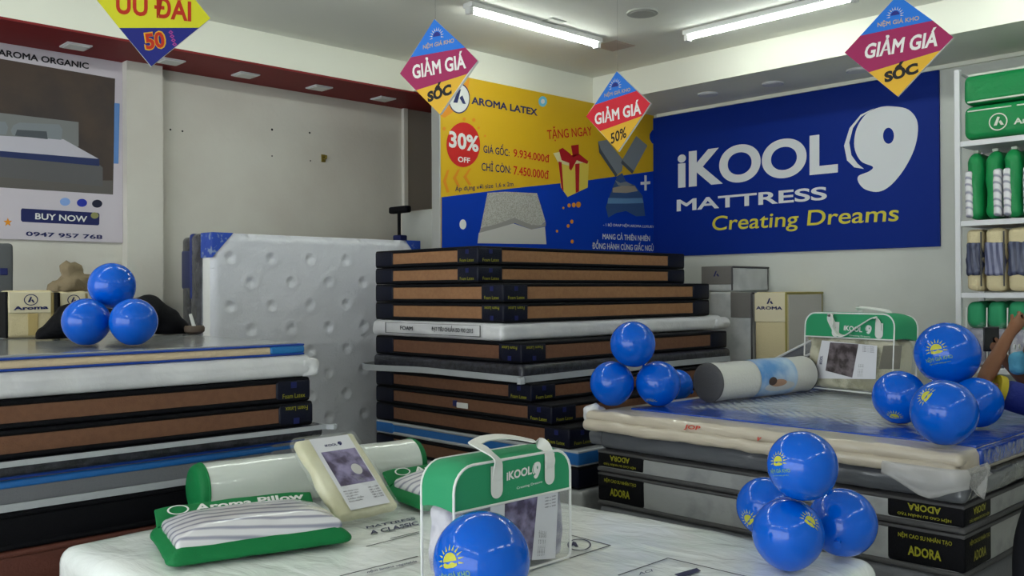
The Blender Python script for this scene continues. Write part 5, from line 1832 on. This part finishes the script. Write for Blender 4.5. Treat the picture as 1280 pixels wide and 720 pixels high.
pr = thing('person', 'person in navy shirt with yellow cuffs bending over to photograph with a phone', 'person', (-0.93, 4.20, 0))
ELB, WRI, HND = at(1226, 483, Z=4.24), at(1262, 417, Z=4.34), at(1272, 405, Z=4.36)
SHO = at(1300, 506, Z=4.20)
HEAD = at(1304, 436, Z=4.45)
PHO = at(1239, 424, Z=4.55)
print('person', ELB, SHO, HEAD, PHO)
hipL, hipR = Vector((-1.06, 4.00, 0.80)), Vector((-0.89, 4.34, 0.84))
pel = Vector((-0.97, 4.20, 0.86))
che = SHO + Vector((0.20, 0.15, 0.13))
neck = HEAD + Vector((0.13, 0.0, -0.04))
SHR = SHO + Vector((0.04, 0.36, 0.02))
SHO2 = Vector((SHO.x, SHO.y, SHO.z))
elR = SHO + Vector((-0.14, 0.44, 0.0))
wrR = PHO + Vector((0.03, 0.03, -0.075))
V, Ed, Rd = [], [], []


def jn(v, r, to=None):
    V.append(Vector(v))
    Rd.append(r)
    if to is not None:
        Ed.append((to, len(V) - 1))
    return len(V) - 1


i_p = jn(pel, 0.09)
i_w = jn((pel + che) / 2, 0.10, i_p)
i_c = jn(che, 0.125, i_w)
i_n = jn(neck, 0.05, i_c)
i_h0 = jn(HEAD + Vector((0.05, 0, -0.02)), 0.085, i_n)
i_h1 = jn(HEAD + Vector((-0.03, 0, 0.0)), 0.088, i_h0)
i_h2 = jn(HEAD + Vector((-0.06, 0, -0.06)), 0.055, i_h1)
i_s = jn(SHO2, 0.058, i_c)
i_e = jn(ELB, 0.040, i_s)
i_f = jn(ELB.lerp(WRI, 0.35), 0.040, i_e)
i_r = jn(WRI, 0.026, i_f)
i_hd = jn(HND, 0.030, i_r)
fd = (HND - WRI).normalized()
sd_ = fd.cross(Vector(_f)).normalized()
for k, ln in enumerate((0.030, 0.036, 0.034, 0.026)):
    b0_ = HND + fd * 0.030 + sd_ * (0.021 - 0.014 * k)
    a_ = jn(b0_, 0.0095, i_hd)
    c_2 = jn(b0_ + (fd * 0.8 + Vector(_f) * 0.3) * ln, 0.0088, a_)
    jn(b0_ + (fd * 0.8 + Vector(_f) * 0.3) * ln + (fd * 0.2 + Vector(_f) * 0.9) * ln * 0.7, 0.008, c_2)
th = jn(HND + sd_ * 0.030 - fd * 0.01, 0.010, i_hd)
jn(HND + sd_ * 0.046 + fd * 0.018 + Vector(_f) * 0.01, 0.0085, th)
i_s2 = jn(SHR, 0.058, i_c)
i_e2 = jn(elR, 0.040, i_s2)
i_r2 = jn(wrR, 0.026, i_e2)
i_d2 = jn(wrR + Vector((-0.02, -0.02, 0.035)), 0.026, i_r2)
for k in range(4):
    z_ = 0.012 * k
    a_ = jn(wrR + Vector((-0.045, -0.035 + 0.004 * k, 0.03 + z_)), 0.0085, i_d2)
    jn(wrR + Vector((-0.062, -0.012, 0.035 + z_)), 0.008, a_)
t_ = jn(wrR + Vector((0.005, -0.03, 0.055)), 0.0095, i_d2)
jn(wrR + Vector((-0.01, -0.035, 0.085)), 0.008, t_)
kL, kR = Vector((-1.13, 3.73, 0.47)), Vector((-0.90, 4.38, 0.46))
aL, aR = Vector((-1.125, 3.69, 0.09)), Vector((-0.84, 4.40, 0.09))
for hp, kn, an_ in ((hipL, kL, aL), (hipR, kR, aR)):
    a_ = jn(hp, 0.066, i_p)
    c_2 = jn(kn, 0.05, a_)
    e_ = jn(an_, 0.038, c_2)
    jn(an_ + Vector((-0.08, 0.10, -0.055)), 0.026, e_)
skin_mesh('body', V, Ed, Rd, M_skin, pr)
M_shirt = mat('navy_shirt', '1b2a78', 0.7, 0.25, 60)
V, Ed, Rd = [], [], []
p0 = jn(pel.lerp(che, -0.18) + Vector((0, 0, -0.04)), 0.178)
p0 = jn(pel.lerp(che, 0.1), 0.172, p0)
p1_ = jn((pel + che) / 2, 0.145, p0)
p2_ = jn(che, 0.145, p1_)
jn(neck + Vector((0.02, 0, -0.02)), 0.066, p2_)

p3_ = jn(SHO2, 0.078, p2_)
jn(SHO2.lerp(ELB, 0.74), 0.074, p3_)
p4_ = jn(SHR, 0.078, p2_)
jn(SHR.lerp(elR, 0.6), 0.066, p4_)
skin_mesh('shirt', V, Ed, Rd, M_shirt, pr)
dv = (ELB - SHO2).normalized()
c0 = SHO2.lerp(ELB, 0.655)
Mi_ = pr.matrix_world.inverted()
link('cuff_band', tube([Mi_ @ (c0), Mi_ @ (c0 + dv * 0.014), Mi_ @ (c0 + dv * 0.03)], [0.0755, 0.076, 0.0745], 24), mat('yellow_cuff', 'b5a226', 0.6), pr, True)
V, Ed, Rd = [], [], []
q0 = jn(pel + Vector((0, 0, -0.02)), 0.15)
jn(pel.lerp(che, 0.25), 0.135, q0)
for hp, kn, an_ in ((hipL, kL, aL), (hipR, kR, aR)):
    a_ = jn(hp + Vector((0, 0, -0.02)), 0.118, q0)
    c_2 = jn(kn, 0.086, a_)
    jn(an_ + Vector((0, 0, 0.02)), 0.070, c_2)
skin_mesh('trousers', V, Ed, Rd, mat('black_trousers', '12131a', 0.8), pr)
for an_ in (aL, aR):
    o = link('shoe', soft(0.26, 0.095, 0.09, 0.04, 10, 6, 4), M_black, pr, True)
    o.location = Mi_ @ (an_ + Vector((-0.02, 0.05, -0.09)))
    o.rotation_euler.z = math.radians(128)
bm = bmesh.new()
bmesh.ops.create_uvsphere(bm, u_segments=24, v_segments=16, radius=0.112)
for v in bm.verts:
    if v.co.x < -0.02 and v.co.z < 0.045:
        v.co.x = max(v.co.x, -0.02)
    v.co += v.normal * 0.004 * noise.noise(v.co * 40)
bmesh.ops.translate(bm, vec=Mi_ @ (HEAD + Vector((0.012, 0, 0.014))), verts=bm.verts)
link('hair', bm, mat('black_hair', '0e0c0c', 0.5, 0.5, 90), pr, 'all')
FC = HEAD + Vector((-0.115, 0, -0.03))
bm = soft(0.075, 0.15, 0.11, 0.036, 8, 10, 8, 0.003, 20, 2)
o = link('face_mask', bm, mat('sky_blue_mask', '5aa5c8', 0.6, 0.2, 60), pr, True)
o.location = Mi_ @ (HEAD + Vector((-0.095, -0.02, -0.125)))
for s in (-1, 1):
    e = link('eye', tube([(0, 0, 0), (-0.006, 0, 0)], 0.012, 12), M_white, pr, True)
    e.location = Mi_ @ (HEAD + Vector((-0.112, s * 0.032, 0.005)))
    link('pupil', tube([(-0.006, 0, 0), (-0.008, 0, 0)], 0.006, 12), M_black, e, True)
    o = link('ear', soft(0.03, 0.018, 0.055, 0.008, 4, 4, 4), M_skin, pr, True)
    o.location = Mi_ @ (HEAD + Vector((0.0, s * 0.095, -0.04)))
# the phone is held up in the other hand
pv = (PHO - HEAD)
ang_ = math.atan2(pv.y, pv.x) + PI / 2
ph = thing('phone', 'dark phone held up before the green bags on the shelf', 'phone', M=Matrix.Translation(PHO) @ Matrix.Rotation(math.radians(40), 4, 'Z'))
link('case', box(-0.037, 0.037, -0.005, 0.005, -0.06, 0.06, 0.004, 2), mat('phone_case', '1a1b22', 0.3, coat=0.4), ph, True)
link('screen', box(-0.033, 0.033, -0.0058, -0.004, -0.055, 0.055, 0.0006), mat('phone_screen', '0c0e16', 0.1, coat=0.6), ph)
